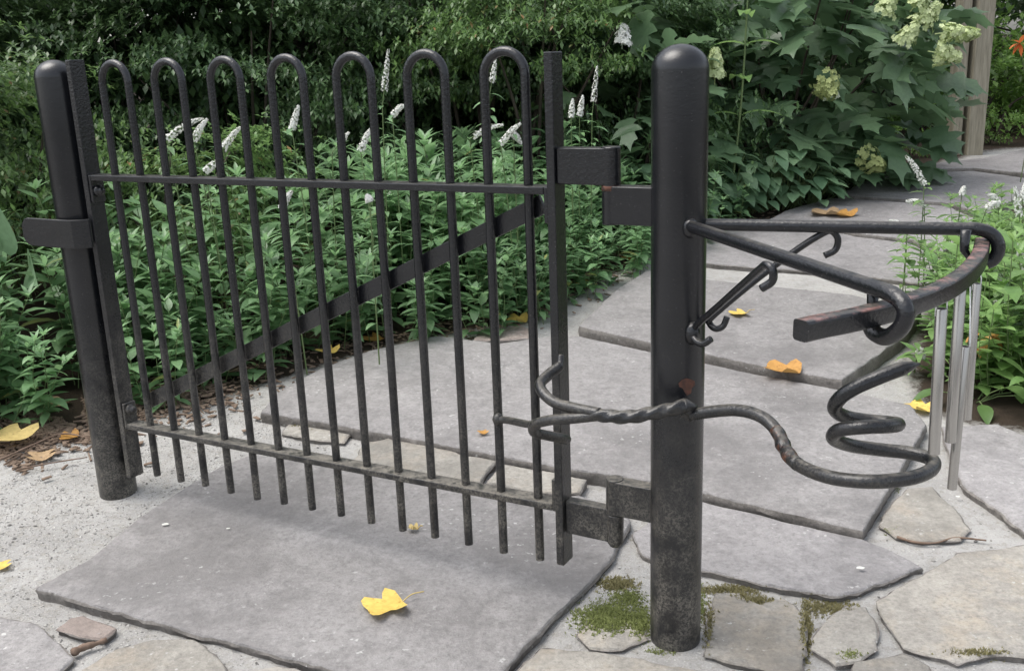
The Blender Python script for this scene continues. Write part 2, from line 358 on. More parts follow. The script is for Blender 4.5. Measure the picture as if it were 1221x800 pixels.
# ------------------------------------------------------------------ flagstones
SLABS = [  # pixel outline, thickness over the joints, material, label
 ([(42, 700), (108, 665), (165, 617), (214, 585), (262, 556), (300, 541), (420, 556), (560, 577), (655, 592), (690, 590), (745, 606), (752, 622), (738, 645), (727, 668), (706, 692), (683, 713), (655, 740), (625, 770), (598, 803), (560, 822), (490, 815), (400, 797), (295, 770), (210, 747), (108, 719)], .024, 'slab', 'largest purplish grey flagstone under the gate with the big yellow leaf on it'),
 ([(311, 491), (400, 505), (540, 532), (650, 553), (760, 570), (838, 586), (924, 607), (1029, 632), (1062, 580), (1105, 505), (1085, 482), (990, 462), (900, 446), (841, 433), (760, 416), (688, 400), (650, 402), (595, 409), (520, 400), (440, 418), (380, 440), (330, 468)], .040, 'slab', 'broad grey flagstone directly behind the gate and the bollard post'),
 ([(690, 388), (776, 408), (841, 421), (920, 438), (1004, 452), (1045, 424), (1078, 400), (1098, 372), (1015, 351), (850, 334), (772, 322), (735, 345)], .058, 'slab', 'pale grey flagstone behind the bollard under the upper curved arms'),
 ([(795, 308), (850, 314), (930, 320), (1020, 327), (1100, 338), (1120, 308), (1085, 290), (1020, 282), (960, 268), (900, 272), (840, 285), (790, 303)], .022, 'slab2', 'grey path flagstone just beyond the white joint behind the arms'),
 ([(905, 267), (965, 264), (1025, 278), (1090, 285), (1125, 300), (1165, 262), (1130, 246), (1060, 240), (990, 236), (940, 250)], .045, 'slab2', 'path flagstone with two curled leaves at its edge'),
 ([(1000, 232), (1065, 236), (1135, 242), (1175, 256), (1230, 226), (1221, 212), (1160, 204), (1090, 206), (1035, 214)], .045, 'slab2', 'far grey flagstone of the path right of the hydrangea'),
 ([(1085, 202), (1160, 200), (1260, 210), (1330, 196), (1290, 182), (1221, 178), (1175, 188), (1110, 195)], .045, 'slab2', 'farthest flagstone of the path beside the timber posts'),
 ([(420, 553), (432, 528), (470, 520), (549, 540), (590, 549), (572, 574), (480, 562)], .022, 'beige', 'narrow beige stone between the two big slabs behind the bottom rail'),
 ([(582, 574), (598, 552), (650, 561), (700, 571), (690, 586), (640, 587)], .022, 'beige', 'small beige stone behind the hinge end of the bottom rail'),
 ([(335, 516), (350, 497), (385, 502), (424, 511), (410, 527), (375, 524)], .010, 'beige', 'small mossy beige stone at the left corner of the slab behind the gate'),
 ([(566, 405), (572, 392), (620, 388), (640, 394), (632, 402), (600, 405)], .02, 'pink', 'small brownish stone at the edge of the plant bed behind the gate'),
 ([(1047, 625), (1060, 604), (1083, 582), (1112, 579), (1135, 603), (1157, 630), (1145, 642), (1100, 645), (1069, 639)], .014, 'beige', 'small beige tapering stone below the spiral rod'),
 ([(1123, 508), (1190, 505), (1260, 535), (1290, 640), (1221, 632), (1190, 608), (1150, 578), (1133, 545)], .024, 'slab2', 'dark grey flagstone under the hanging chime tubes'),
 ([(1045, 715), (1105, 681), (1142, 659), (1221, 648), (1330, 655), (1380, 780), (1240, 783), (1185, 779), (1141, 788), (1078, 771), (1057, 742)], .011, 'greybeige', 'large beige grey stone in the right foreground'),
 ([(752, 635), (800, 606), (838, 597), (924, 618), (1029, 642), (1062, 655), (1101, 676), (1050, 693), (1004, 709), (953, 703), (900, 692), (838, 678), (790, 672), (768, 660)], .018, 'slab2', 'long grey stone behind the foot of the bollard with a white fleck on it'),
 ([(852, 705), (885, 707), (906, 720), (935, 711), (958, 731), (960, 765), (957, 797), (935, 803), (885, 792), (841, 780), (846, 740)], .011, 'greybeige', 'squarish light grey stone right of the foot of the bollard'),
 ([(975, 748), (990, 733), (1011, 722), (1033, 722), (1046, 741), (1047, 772), (1025, 787), (997, 791), (968, 771)], .011, 'greybeige', 'small grey stone between two bigger stones in the right foreground'),
 ([(1020, 788), (1076, 776), (1108, 792), (1125, 830), (1000, 835)], .011, 'greybeige', 'stone cut off by the bottom edge right of the bollard'),
 ([(617, 800), (644, 772), (720, 776), (800, 791), (848, 800), (850, 850), (580, 850)], .011, 'greybeige', 'mossy grey stone at the bottom edge below the bollard foot'),
 ([(690, 755), (705, 735), (762, 742), (772, 760), (742, 774), (705, 770)], .010, 'greybeige', 'small half buried stone under the moss beside the bollard'),
 ([(-60, 730), (0, 734), (43, 742), (60, 757), (89, 783), (70, 800), (55, 840), (-80, 850)], .014, 'slab', 'dark grey stone in the lower left corner'),
 ([(69, 748), (82, 736), (98, 733), (120, 739), (138, 748), (124, 760), (95, 757)], .014, 'pink', 'small reddish stone in front of the big slab'),
 ([(92, 800), (112, 786), (141, 771), (183, 759), (229, 761), (258, 778), (272, 794), (275, 840), (80, 840)], .014, 'beige', 'beige grey stone at the bottom edge under the big slab'),
 ([(288, 800), (330, 794), (380, 801), (470, 825), (460, 850), (280, 850)], .011, 'greybeige', 'low grey stone at the bottom edge below the front of the big slab'),
]
SLABW = []
for px, h, mt, lab in SLABS:
    P = [at_g(x, y, h) for x, y in px]
    c = sum(P, Vector()) / len(P); n = len(P)
    area = sum(P[i].x * P[(i + 1) % n].y - P[(i + 1) % n].x * P[i].y for i in range(n))
    if area < 0: P = P[::-1]
    SLABW.append([(p.x, p.y) for p in P])
    # subdivide outline with ragged edge
    Q = []
    for i in range(n):
        a, b_ = P[i], P[(i + 1) % n]; L = (b_ - a).length; k = max(1, int(L / 0.02))
        for j in range(k): Q.append(a.lerp(b_, j / k))
    m_ = len(Q); jit = [rnd(-1, 1) for _ in range(m_)]
    jit = [(jit[i - 1] + 2 * jit[i] + jit[(i + 1) % m_]) / 4 for i in range(m_)]
    jf = [rnd(-1, 1) for _ in range(m_)]
    nor = []
    for i in range(m_):
        t = Q[(i + 1) % m_] - Q[i - 1]; nor.append(Vector((t.y, -t.x, 0)).normalized())
    rings = [(-.004, -h - .04), (-.002, -h * .8), (.003, -h * .45), (0, -.005), (-.003, -.0012), (-.008, 0)]
    mb = MB(); vs = []
    for ri, (off, dz) in enumerate(rings):
        for i in range(m_):
            o_ = off + jit[i] * (.0035 if mt == 'slab' else .007) + jf[i] * .0016 + (rnd(-.003, .003) if ri in (1, 2) else 0)
            vs.append(Q[i] + nor[i] * o_ + Vector((0, 0, dz + (rnd(-.002, .002) if 0 < ri < 4 else 0))))
    fs = []
    for r in range(len(rings) - 1):
        for i in range(m_):
            j = (i + 1) % m_; fs.append((r * m_ + i, r * m_ + j, (r + 1) * m_ + j, (r + 1) * m_ + i))
    top = [vs[(len(rings) - 1) * m_ + i] for i in range(m_)]
    off = (len(rings) - 1) * m_
    for tri in tessellate_polygon([[Vector((p.x, p.y, 0)) for p in top]]):
        a, b_, d_ = [top[t] for t in tri]
        cr = (b_ - a).cross(d_ - a).z
        fs.append(tuple(off + t for t in (tri if cr > 0 else tri[::-1])))
    mb.add(vs, fs)
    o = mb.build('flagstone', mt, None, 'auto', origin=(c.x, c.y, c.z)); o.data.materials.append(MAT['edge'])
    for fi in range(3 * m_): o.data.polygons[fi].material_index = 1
    tag(o, lab, 'flagstone', 'flagstones of the garden path')

# ------------------------------------------------------------------ ground
BED_EDGE = [at_g(*q) for q in [(-500, 640), (-150, 565), (0, 545), (60, 527), (100, 512), (190, 496), (270, 474), (330, 455), (420, 425), (500, 404), (560, 394), (640, 380), (690, 352), (740, 322), (790, 300), (850, 268), (950, 256), (1010, 234), (1060, 212), (1130, 192), (1200, 174), (1290, 172)]]
LBED = [(p.x, p.y) for p in BED_EDGE] + [(14, 22), (20, 70), (-60, 70), (-60, 3)]
RB = [at_g(*q) for q in [(1125, 498), (1092, 470), (1082, 430), (1100, 385), (1128, 330), (1160, 285), (1200, 250), (1260, 225), (1340, 200)]]
RBED = [(p.x, p.y) for p in RB] + [(14, 14), (14, 4)] + [(at_g(*q).x, at_g(*q).y) for q in [(1600, 560), (1240, 520)]]
def sd(p, poly):                                     # signed-ish distance, + inside
    d = 9e9; n = len(poly)
    for i in range(n):
        ax, ay = poly[i]; bx, by = poly[(i + 1) % n]; dx, dy = bx - ax, by - ay
        t = max(0, min(1, ((p[0] - ax) * dx + (p[1] - ay) * dy) / (dx * dx + dy * dy + 1e-12)))
        d = min(d, math.hypot(p[0] - ax - t * dx, p[1] - ay - t * dy))
    return d if inside(p, poly) else -d
def axis(a, b, st, far):
    v = []; x = a
    while x <= b: v.append(x); x += st
    e = st; lo = [a]; hi = [b]
    while hi[-1] < far: e *= 1.5; hi.append(hi[-1] + e); lo.append(lo[-1] - e)
    return lo[:0:-1] + v + hi[1:]
xs = axis(-2.6, 3.6, 0.05, 90); ys = axis(0.6, 8.0, 0.05, 90)
mb = MB(); mask = []
from mathutils import noise as mn
for y in ys:
    for x in xs:
        z = gh(x, y) + 0.010 * mn.noise(Vector((x * 2.3, y * 2.3, 0))) + 0.004 * mn.noise(Vector((x * 9, y * 9, 3)))
        if abs(x) > 12 or y > 20 or y < -5: k = 1.0
        else:
            k = max(sd((x, y), LBED), sd((x, y), RBED)); k = max(0, min(1, 0.5 + k * 4))
        z -= 0.004 * (1 - k)
        mb.v.append((x, y, z)); mask.append(k)
nx = len(xs)
for j in range(len(ys) - 1):
    for i in range(nx - 1): mb.f.append((j * nx + i, j * nx + i + 1, (j + 1) * nx + i + 1, (j + 1) * nx + i))
g = mb.build('ground', 'ground'); tag(g, 'pale stone dust between the flagstones turning to dark soil in the beds', 'ground', kind='structure')
a_ = g.data.attributes.new('soil', 'FLOAT', 'POINT'); a_.data.foreach_set('value', mask)

def gz(x, y): return gh(x, y) + 0.010 * mn.noise(Vector((x * 2.3, y * 2.3, 0))) + 0.004 * mn.noise(Vector((x * 9, y * 9, 3))) - .004
# loose gravel, mulch, moss : nobody could count them
def in_slab(x, y): return any(inside((x, y), s) for s in SLABW)
OCT = [(1, 0, 0), (0, 1, 0), (-1, 0, 0), (0, -1, 0), (0, 0, 1), (0, 0, -1)]
OCF = [(0, 1, 4), (1, 2, 4), (2, 3, 4), (3, 0, 4), (1, 0, 5), (2, 1, 5), (3, 2, 5), (0, 3, 5)]
mb = MB(); cnt = 0
while cnt < 24000:
    if random.random() < 0.45: x, y = rnd(-2.0, -0.6), rnd(1.9, 3.7)
    else: x, y = rnd(-1.7, 2.2), rnd(1.6, 5.0)
    k = max(sd((x, y), LBED), sd((x, y), RBED))
    if in_slab(x, y) or (k > 0.02 and random.random() > 0.12): continue
    cnt += 1; s = rnd(.0010, .0028) if random.random() < .94 else rnd(.0028, .006)
    M3 = Matrix.Rotation(rnd(0, 6.3), 3, 'Z') @ Matrix.Rotation(rnd(-.5, .5), 3, 'X')
    sx, sy, sz = s * rnd(.8, 1.6), s * rnd(.7, 1.2), s * rnd(.45, .8)
    c = Vector((x, y, gz(x, y) + sz * .35))
    mb.add([c + M3 @ Vector((p[0] * sx * rnd(.7, 1.2), p[1] * sy * rnd(.7, 1.2), p[2] * sz)) for p in OCT], OCF)
tag(mb.build('gravel', 'pebble', None, False), 'fine pale gravel scattered in the joints between the flagstones', 'gravel', kind='stuff')

mb = MB(); cnt = 0
while cnt < 3000:
    i = random.randrange(1, 16); t = random.random(); e = BED_EDGE[i].lerp(BED_EDGE[i + 1], t)
    if i in (2, 3, 4, 5) or random.random() < .22: pass
    else: continue
    d = random.gauss(0.12, 0.14)
    tt = (BED_EDGE[i + 1] - BED_EDGE[i]).normalized(); x, y = e.x - tt.y * d, e.y + tt.x * d
    if in_slab(x, y): continue
    cnt += 1; L = rnd(.010, .038) if random.random() < .9 else rnd(.04, .08); W = L * rnd(.25, .6) if L < .04 else rnd(.004, .008)
    a = rnd(0, 6.3); dx, dy = math.cos(a), math.sin(a); z = gz(x, y) + rnd(.002, .016); tl = rnd(-.25, .25) * L
    p = [Vector((x + dx * L * u - dy * W * w, y + dy * L * u + dx * W * w, z + tl * u + (0.003 if w == 0 else 0))) for u, w in ((-.5, -.5), (-.5, .5), (.5, .35), (.5, -.4), (0, 0))]
    th = Vector((0, 0, -.004))
    mb.add(p + [q + th for q in p[:4]], [(0, 1, 4), (1, 2, 4), (2, 3, 4), (3, 0, 4), (0, 5, 6, 1), (1, 6, 7, 2), (2, 7, 8, 3), (3, 8, 5, 0)])
tag(mb.build('mulch', 'mulch', None, False), 'brown bark mulch and dead leaf litter along the plant bed', 'mulch', kind='stuff')

def tufts(name, mat, spots, label, hh):
    mb = MB()
    for (px, py, rx, ry, n) in spots:
        for _ in range(n):
            u, v = random.gauss(0, .42), random.gauss(0, .42)
            p = at_g(px + u * rx, py + v * ry)
            z0 = gh(p.x, p.y) + .010 if in_slab(p.x, p.y) else gz(p.x, p.y) - .0005
            for q in range(3):
                a = rnd(0, 6.3); h = rnd(.3, 1) * hh; w = rnd(.0015, .003); lx, ly = math.cos(a), math.sin(a); b0 = Vector((p.x + rnd(-.004, .004), p.y + rnd(-.004, .004), z0))
                mb.add([b0 + Vector((-ly * w, lx * w, 0)), b0 + Vector((ly * w, -lx * w, 0)), b0 + Vector((lx * h * .7, ly * h * .7, h))], [(0, 1, 2)])
    tag(mb.build(name, mat, None, False), label, 'moss', kind='stuff')
tufts('moss', 'moss', [(725, 737, 44, 22, 2300), (748, 714, 24, 12, 400), (764, 742, 14, 24, 600), (790, 775, 25, 6, 60), (1015, 785, 15, 6, 60), (835, 718, 9, 30, 200), (1068, 580, 5, 8, 60), (1065, 635, 14, 6, 60)], 'fresh green moss growing beside the foot of the bollard', .0065)
tufts('moss', 'drymoss', [(735, 697, 26, 9, 500), (868, 701, 45, 7, 500), (900, 714, 26, 8, 300), (962, 745, 8, 42, 500), (985, 722, 36, 12, 450), (845, 595, 35, 4, 250), (905, 612, 30, 5, 100), (365, 505, 28, 8, 250), (1165, 783, 45, 4, 150), (845, 745, 8, 30, 150)], 'dry brownish moss in the joints of the foreground stones', .008)

# ------------------------------------------------------------------ gate frame of reference
RP = Vector((0.3508, 2.0527, 0)); LP = Vector((-1.2735, 2.9788, 0)); LP.z = gh(LP.x, LP.y)
GD = Vector((RP.x - LP.x, RP.y - LP.y, 0)).normalized(); GN = Vector((GD.y, -GD.x, 0))
if GN.y > 0: GN = -GN
def G(s, z, d=0.0): return Vector((RP.x, RP.y, 0)) + GD * s + GN * d + Vector((0, 0, z))
def gbox(mb, s0, s1, z0, z1, d0, d1, tilt=(0, 0)):
    mb.box8([G(s0, z0 + tilt[0], d0), G(s1, z0 + tilt[1], d0), G(s1, z0 + tilt[1], d1), G(s0, z0 + tilt[0], d1),
             G(s0, z1 + tilt[0], d0), G(s1, z1 + tilt[1], d0), G(s1, z1 + tilt[1], d1), G(s0, z1 + tilt[0], d1)])
def in_plane(px, py, d=0.0):
    v = ray(px, py); n = np.array([GN.x, GN.y, 0]); p0 = np.array(G(0, 0, d)); return Vector(O + v * (np.dot(p0 - O, n) / np.dot(v, n)))

# ------------------------------------------------------------------ posts
def dome(r, h, z0=-0.15):
    pr = [(r, z0)] + [(r, z0 + (h - r * .85 - z0) * k / 8) for k in range(1, 9)]
    pr += [(r * math.cos(a), h - r * .85 + r * .85 * math.sin(a)) for a in [R_(q) for q in (8, 18, 30, 42, 54, 66, 78, 87)]]
    return pr
lpost = thing('latch_post', 'black round post with domed top standing left of the gate in gravel', 'post', (LP.x, LP.y, LP.z))
mb = MB(); mb.lathe(LP, dome(.057, 1.328)); mb.build('pole', 'paint', lpost)

rpost = thing('hinge_post', 'thick black round post with domed top carrying the hinges and chime arms', 'post', (RP.x, RP.y, 0))
mb = MB(); mb.lathe(RP, dome(.057, 1.318)); mb.build('pole', 'paint', rpost)
# hinge halves welded to the post
def hinge_leaf(mb, s0, s1, z0, z1, barrel, right=True, d=0.0):
    gbox(mb, s0, s1, z0, z1, d - .019, d + .019)
    mb.tube([G(barrel, z0 - .002, d), G(barrel, z1 + .0025, d)], .0205, 16)
zt = in_plane(728, 220).z; zb = in_plane(728, 266).z
mb = MB(); hinge_leaf(mb, -.150, -.045, zb, zt - .002, -.150); hl = mb.build('hinge_leaf', 'paint', rpost, 'auto', .002, label='post half of the upper hinge with red rust at its joint')
mb = MB(); mb.tube([G(-.150, zt - .012), G(-.150, zt - .0015)], .0211, 16); mb.build('rust_ring', 'rustspot', rpost)
zt2 = in_plane(732, 571).z; zb2 = in_plane(732, 610).z
mb = MB(); hinge_leaf(mb, -.148, -.045, zb2, zt2, -.148); mb.build('hinge_leaf', 'paint', rpost, 'auto', .002)
# arms
ZA = .9625; RA = .0125
def in_vplane(px, py, p0, d):                        # sight line met with the upright plane through an arm
    v = ray(px, py); n = np.array([d.y, -d.x, 0]); return Vector(O + v * (np.dot(np.array(p0) - O, n) / np.dot(v, n)))
bS, bE = at_y(823, 270, 1.995), at_z(1033, 340, ZA); dB = (bE - bS); dB.z = 0; dB.normalize()
armB = [at_y(815, 268, 2.02), bS, bS.lerp(bE, .35), bS.lerp(bE, .7), bE] + [in_vplane(x, y, bE, dB) for x, y in ((1062, 350), (1077, 363), (1080, 377), (1073, 392), (1057, 402), (1043, 397), (1037, 386))]
def rail_pt(x, y): return at_z(x, y, .943)
RAIL = [rail_pt(x, y) for x, y in ((955, 381), (978, 376), (1015, 369), (1049, 361), (1075, 354), (1102, 345), (1133, 331), (1155, 315), (1168, 299), (1172, 283))]
mb = MB(); mb.tube(spline(armB, 6), RA, 14); mb.build('chime_arm', 'hammer', rpost, label='nearer round bar arm curling under the chime rail')
aS, aE = at_y(850, 268, 2.03), at_z(1140, 273, ZA); dA = (aE - aS); dA.z = 0; dA.normalize()
armA = [at_y(835, 267, 2.04), aS, aS.lerp(aE, .35), aS.lerp(aE, .7), aE] + [in_vplane(x, y, aE, dA) for x, y in ((1163, 273), (1180, 278), (1189, 288), (1190, 300), (1184, 310), (1176, 314))]
mb = MB(); mb.tube(spline(armA, 6), RA, 14); mb.build('chime_arm', 'hammer', rpost, label='farther round bar arm curling over the end of the chime rail')
mb = MB(); rp_ = spline(RAIL, 8); mb.tube([p + Vector((0, 0, -.016)) for p in rp_], 1, 20, sq=(.0140, .0155), upv=(0, 0, 1)); mb.build('chime_rail', 'worn', rpost, 'auto', label='curved square bar worn to reddish primer that the chimes hang from')
cB = rail_pt(1055, 360) + Vector((0, 0, -.016)); cA = rail_pt(1170, 290) + Vector((0, 0, -.014))
# gussets where the arms meet the rail
for p, d in ((cB, dB), (cA, dA)):
    q = p - d * .028 + Vector((0, 0, .012)); mb = MB(); mb.tube([q + Vector((0, 0, .026)), q + Vector((0, 0, -.012)), q + d * .012 + Vector((0, 0, -.03))], [.010, .008, .005], 10); mb.build('gusset', 'hammer', rpost)
# struts with curled ends
SB = at_y(826, 398, 1.995)
def strut(P, r): mb = MB(); mb.tube(spline(P, 6), r, 10); return mb.build('strut', 'hammer', rpost)
f1 = at_z(915, 318, ZA - .02)
strut([at_y(848, 404, 1.955), at_y(838, 410, 1.965), at_y(828, 404, 1.985), at_y(829, 390, 1.99), at_y(860, 362, 1.87), at_y(905, 322, 1.685), at_y(914, 316, 1.65), at_y(921, 322, 1.635), at_y(921, 335, 1.635), at_y(908, 344, 1.645)], .0072)
strut([at_y(867, 378, 2.0), at_y(862, 389, 2.0), at_y(853, 392, 2.0), at_y(846, 385, 2.01), at_y(850, 377, 2.0), at_y(900, 335, 1.99), at_y(950, 298, 1.975), at_y(982, 278, 1.965), at_y(992, 276, 1.962), at_y(999, 285, 1.96), at_y(996, 298, 1.96), at_y(983, 305, 1.96)], .0068)
mb = MB(); mb.lathe((SB.x, SB.y + .004, SB.z), [(.004, -.024), (.015, -.016), (.017, 0), (.014, .014), (.005, .024)], 12); mb.build('strut_foot', 'hammer', rpost)
# a patch of rust and a weld at the foot of the arms
p = at_y(823, 272, 1.998); mb = MB(); mb.lathe((p.x, p.y, p.z), [(.005, -.02), (.014, -.013), (.017, 0), (.014, .013), (.005, .02)], 12); mb.build('weld', 'hammer', rpost)
def post_patch(name, mat, outline, parent):
    # thin blister lying on the round post: outline in (angle px, py)
    P = []
    for x, y in outline:
        v = ray(x, y); a = v[0] ** 2 + v[1] ** 2; b_ = -2 * (v[0] * RP.x + v[1] * RP.y); c_ = RP.x ** 2 + RP.y ** 2 - (.0578) ** 2
        t = (-b_ - math.sqrt(b_ * b_ - 4 * a * c_)) / (2 * a); P.append(Vector(O + v * t))
    c = sum(P, Vector()) / len(P); dn = (c - Vector((RP.x, RP.y, c.z))).normalized()
    mb = MB(); mb.add(P + [c + dn * .0012], [(i, (i + 1) % len(P), len(P)) for i in range(len(P))]); return mb.build(name, mat, parent)
post_patch('rust_spot', 'rustspot', [(809, 457), (813, 453), (818, 451), (823, 452), (828, 454), (829, 459), (825, 463), (824, 469), (819, 472), (816, 467), (814, 463), (810, 461)], rpost)

# ------------------------------------------------------------------ gate
gate = thing('iron_gate', 'low black iron garden gate with hooped bars hung on the right post', 'gate', G(-.1376, 0))
mb = MB(); gbox(mb, -.290, -.270, .133, 1.312, -.024, .026); mb.build('stile', 'hammer', gate, False, .002)
mb = MB(); gbox(mb, -1.787, -1.767, .085, 1.338, -.024, .026); mb.build('stile', 'hammer', gate, False, .002)
ZR = [(1.0125, 1.023), (0.257, 0.277)]
for k, (zl, zr) in enumerate(ZR):
    mb = MB(); gbox(mb, -1.757, -.300, -.0085, .0085, -.0225, .0225, (zl, zr))
    mb.build('rail', 'hammer', gate, False, .0025, label=('upper' if k == 0 else 'lower dusty') + ' horizontal flat rail')
    for s, side, zz in ((-1.757, -1, zl), (-.300, 1, zr)):
        mb = MB(); z0, z1 = ((zz - .0085 - .062, zz + .0085) if k == 0 else (zz - .0085, zz + .072))
        gbox(mb, s - (.010 if side < 0 else 0), s + (.010 if side > 0 else 0), z0, z1, -.0225, .0225); mb.build('rail_tab', 'hammer', gate, False, .0025)
        if side < 0:
            c = G(-1.757, zz + (-.038 if k == 0 else .052), .004)
            mb = MB(); mb.tube([c + GD * 0, c + GD * .012, c + GD * .0125, c + GD * .022, c + GD * .026], [.016, .016, .011, .011, .006], 12); mb.build('bolt', 'hammer', gate)
S0, SP = -1.6765, .1022
RB_ = .0108
for i in range(7):
    sa, sb = S0 + 2 * i * SP, S0 + (2 * i + 1) * SP; r = SP / 2; sc = (sa + sb) / 2
    ztop = 1.325 + (-.008) * i / 6; ztip = [.100, .121][0] + .021 * i / 6
    P = [G(sa, ztip + rnd(-.004, .004)), G(sa, .2), G(sa, .6), G(sa, 1.0), G(sa, ztop - r - .02)]
    P += [G(sc - r * math.cos(a), ztop - r + r * math.sin(a)) for a in [R_(q) for q in range(0, 181, 12)]]
    P += [G(sb, ztop - r - .02), G(sb, 1.0), G(sb, .6), G(sb, .2), G(sb, ztip + rnd(-.003, .004))]
    mb = MB(); mb.tube(P, RB_, 12); mb.build('hooped_bar', 'hammer', gate, 'auto')
# diagonal brace behind the bars
a0, a1 = in_plane(178, 478, -.020), in_plane(648, 243, -.020)
d_ = (a1 - a0).normalized(); u_ = Vector((0, 0, 1)); u_ = (u_ - d_ * u_.dot(d_)).normalized()
mb = MB(); w = .0215
mb.box8([a0 - u_ * w - GN * .005, a1 - u_ * w - GN * .005, a1 - u_ * w + GN * .004, a0 - u_ * w + GN * .004, a0 + u_ * w - GN * .005, a1 + u_ * w - GN * .005, a1 + u_ * w + GN * .004, a0 + u_ * w + GN * .004])
mb.build('brace', 'hammer', gate, False, .0015)
# latch stop plate on the stile, passing in front of the post
P0 = in_plane(111, 280, .03); PE = in_plane(31, 280, .068)
z0, z1 = in_plane(100, 298, .07).z, in_plane(100, 264, .07).z; sA = (P0 - G(0, 0)).dot(GD)
sE = (PE - G(0, 0)).dot(GD)
pl = [(sA, .030), (sA - .012, .050), (sA - .035, .064), (sA - .08, .069), (sE + .030, .070), (sE + .018, .070), (sE + .009, .070), (sE + .003, .070), (sE, .070)]
hw = [1, 1, 1, 1, 1, .92, .76, .52, .3]
mb = MB(); vs = []; zc, hz = (z0 + z1) / 2, (z1 - z0) / 2
for (s, d), k in zip(pl, hw): vs += [G(s, zc - hz * k, d), G(s, zc + hz * k, d), G(s, zc + hz * k, d + .008), G(s, zc - hz * k, d + .008)]
fs = [(0, 1, 2, 3)]
for i in range(len(pl) - 1):
    for j in range(4): fs.append((4 * i + j, 4 * i + 4 + j, 4 * i + 4 + (j + 1) % 4, 4 * i + (j + 1) % 4))
fs.append(tuple(4 * (len(pl) - 1) + j for j in (3, 2, 1, 0))); mb.add(vs, fs); mb.build('latch_plate', 'hammer', gate, False, .002)
# gate halves of the hinges
gt, gb = in_plane(700, 176).z, in_plane(700, 220).z
mb = MB(); hinge_leaf(mb, -.268, -.150, gb + .001, gt, -.150); mb.build('hinge_leaf', 'hammer', gate, 'auto', .002)
gt2, gb2 = in_plane(705, 600).z, in_plane(705, 638).z
mb = MB(); gbox(mb, -.268, -.160, gb2, gt2, -.015, .015)
mb.tube([G(-.148, gb2 - .014), G(-.148, gb2 - .003), G(-.148, zb2 - .003)], [.012, .019, .0205], 16)
mb.build('hinge_leaf', 'hammer', gate, 'auto', .002)
# lever that comes off the stile, twists and passes in front of the post
up_rod = [at_y(669, 424, 2.17), at_y(667, 436, 2.155), at_y(654, 447, 2.135), at_y(644, 458, 2.105), at_y(649, 470, 2.07), at_y(664, 481, 2.04), at_y(690, 488, 2.00), at_y(715, 493, 1.975)]
mb = MB(); mb.tube(spline(up_rod, 7), [.0085] * 7 + [.0122] * (7 * 7 - 6), 12); mb.build('lever_rod', 'hammer', gate)
lo_rod = [at_y(676, 524, 2.172), at_y(668, 522, 2.150), at_y(652, 519, 2.12), at_y(637, 515, 2.09), at_y(638, 506, 2.06), at_y(655, 501, 2.03), at_y(680, 499, 2.00), at_y(700, 497, 1.985), at_y(716, 495, 1.975)]
mb = MB(); mb.tube(spline(lo_rod, 7), .0115, 12); mb.build('lever_rod', 'hammer', gate)
tw = [at_y(706, 493, 1.985), at_y(725, 496, 1.965), at_y(750, 497, 1.95), at_y(775, 493, 1.945), at_y(800, 488, 1.945), at_y(815, 484, 1.948), at_y(823, 488, 1.955), at_y(820, 496, 1.965)]
mb = MB(); pt = spline(tw, 30); mb.tube(pt, [.0138 if i < 150 else .0150 for i in range(len(pt))], 18, lobes=3, lobe=.10, twist=165); mb.build('twisted_bar', 'hammer', gate)
k0, k1 = at_y(594, 500, 2.262), at_y(640, 507, 2.105)
mb = MB(); mb.tube(spline([k0, at_y(606, 501, 2.235), at_y(625, 505, 2.165), k1], 5), .0088, 12)
mb.lathe((k0.x, k0.y, k0.z), [(.003, -.016), (.011, -.011), (.0145, 0), (.011, .011), (.003, .016)], 14); mb.build('cross_pin', 'hammer', gate)
sp = [(822, 496, 1.952), (840, 492, 1.935), (878, 489, 1.89), (908, 497, 1.84), (927, 515, 1.80), (936, 535, 1.76), (952, 554, 1.70), (990, 569, 1.62), (1040, 574, 1.575), (1085, 570, 1.585), (1110, 560, 1.62), (1111, 548, 1.665), (1085, 540, 1.70), (1050, 536, 1.715), (1015, 531, 1.70), (994, 523, 1.665), (1000, 513, 1.625), (1030, 509, 1.595), (1058, 508, 1.60), (1071, 506, 1.635), (1060, 504, 1.675), (1030, 501, 1.69), (1006, 496, 1.68), (995, 487, 1.65), (1001, 475, 1.62), (1020, 462, 1.605), (1050, 449, 1.60), (1080, 438, 1.605), (1096, 434, 1.61)]
pt = spline([at_y(*q) for q in sp], 7)
n_ = len(pt); rs = [.0125] * n_
for i in range(n_):
    u = i / (n_ - 1)
    if u < .03: rs[i] = .009 + .0035 * u / .03
    if u > .955: rs[i] = .0125 * max(.12, (1 - u) / .045) ** .7
mb = MB(); mb.tube(pt, rs, 16); spiral = mb.build('spiral_striker', 'hammer', gate, label='black rod bent into an open spiral that ends in a point')
mb = MB(); i0 = 27; pw = pt[i0:i0 + 16]; mb.tube(pw, [.0129 + .0014 * math.sin(j * 1.3) * math.sin(j * math.pi / 15) + .0012 * math.sin(j * math.pi / 15) for j in range(16)], 12); mb.build('weld', 'rust', gate, label='rusty brown lumpy weld near the start of the spiral')

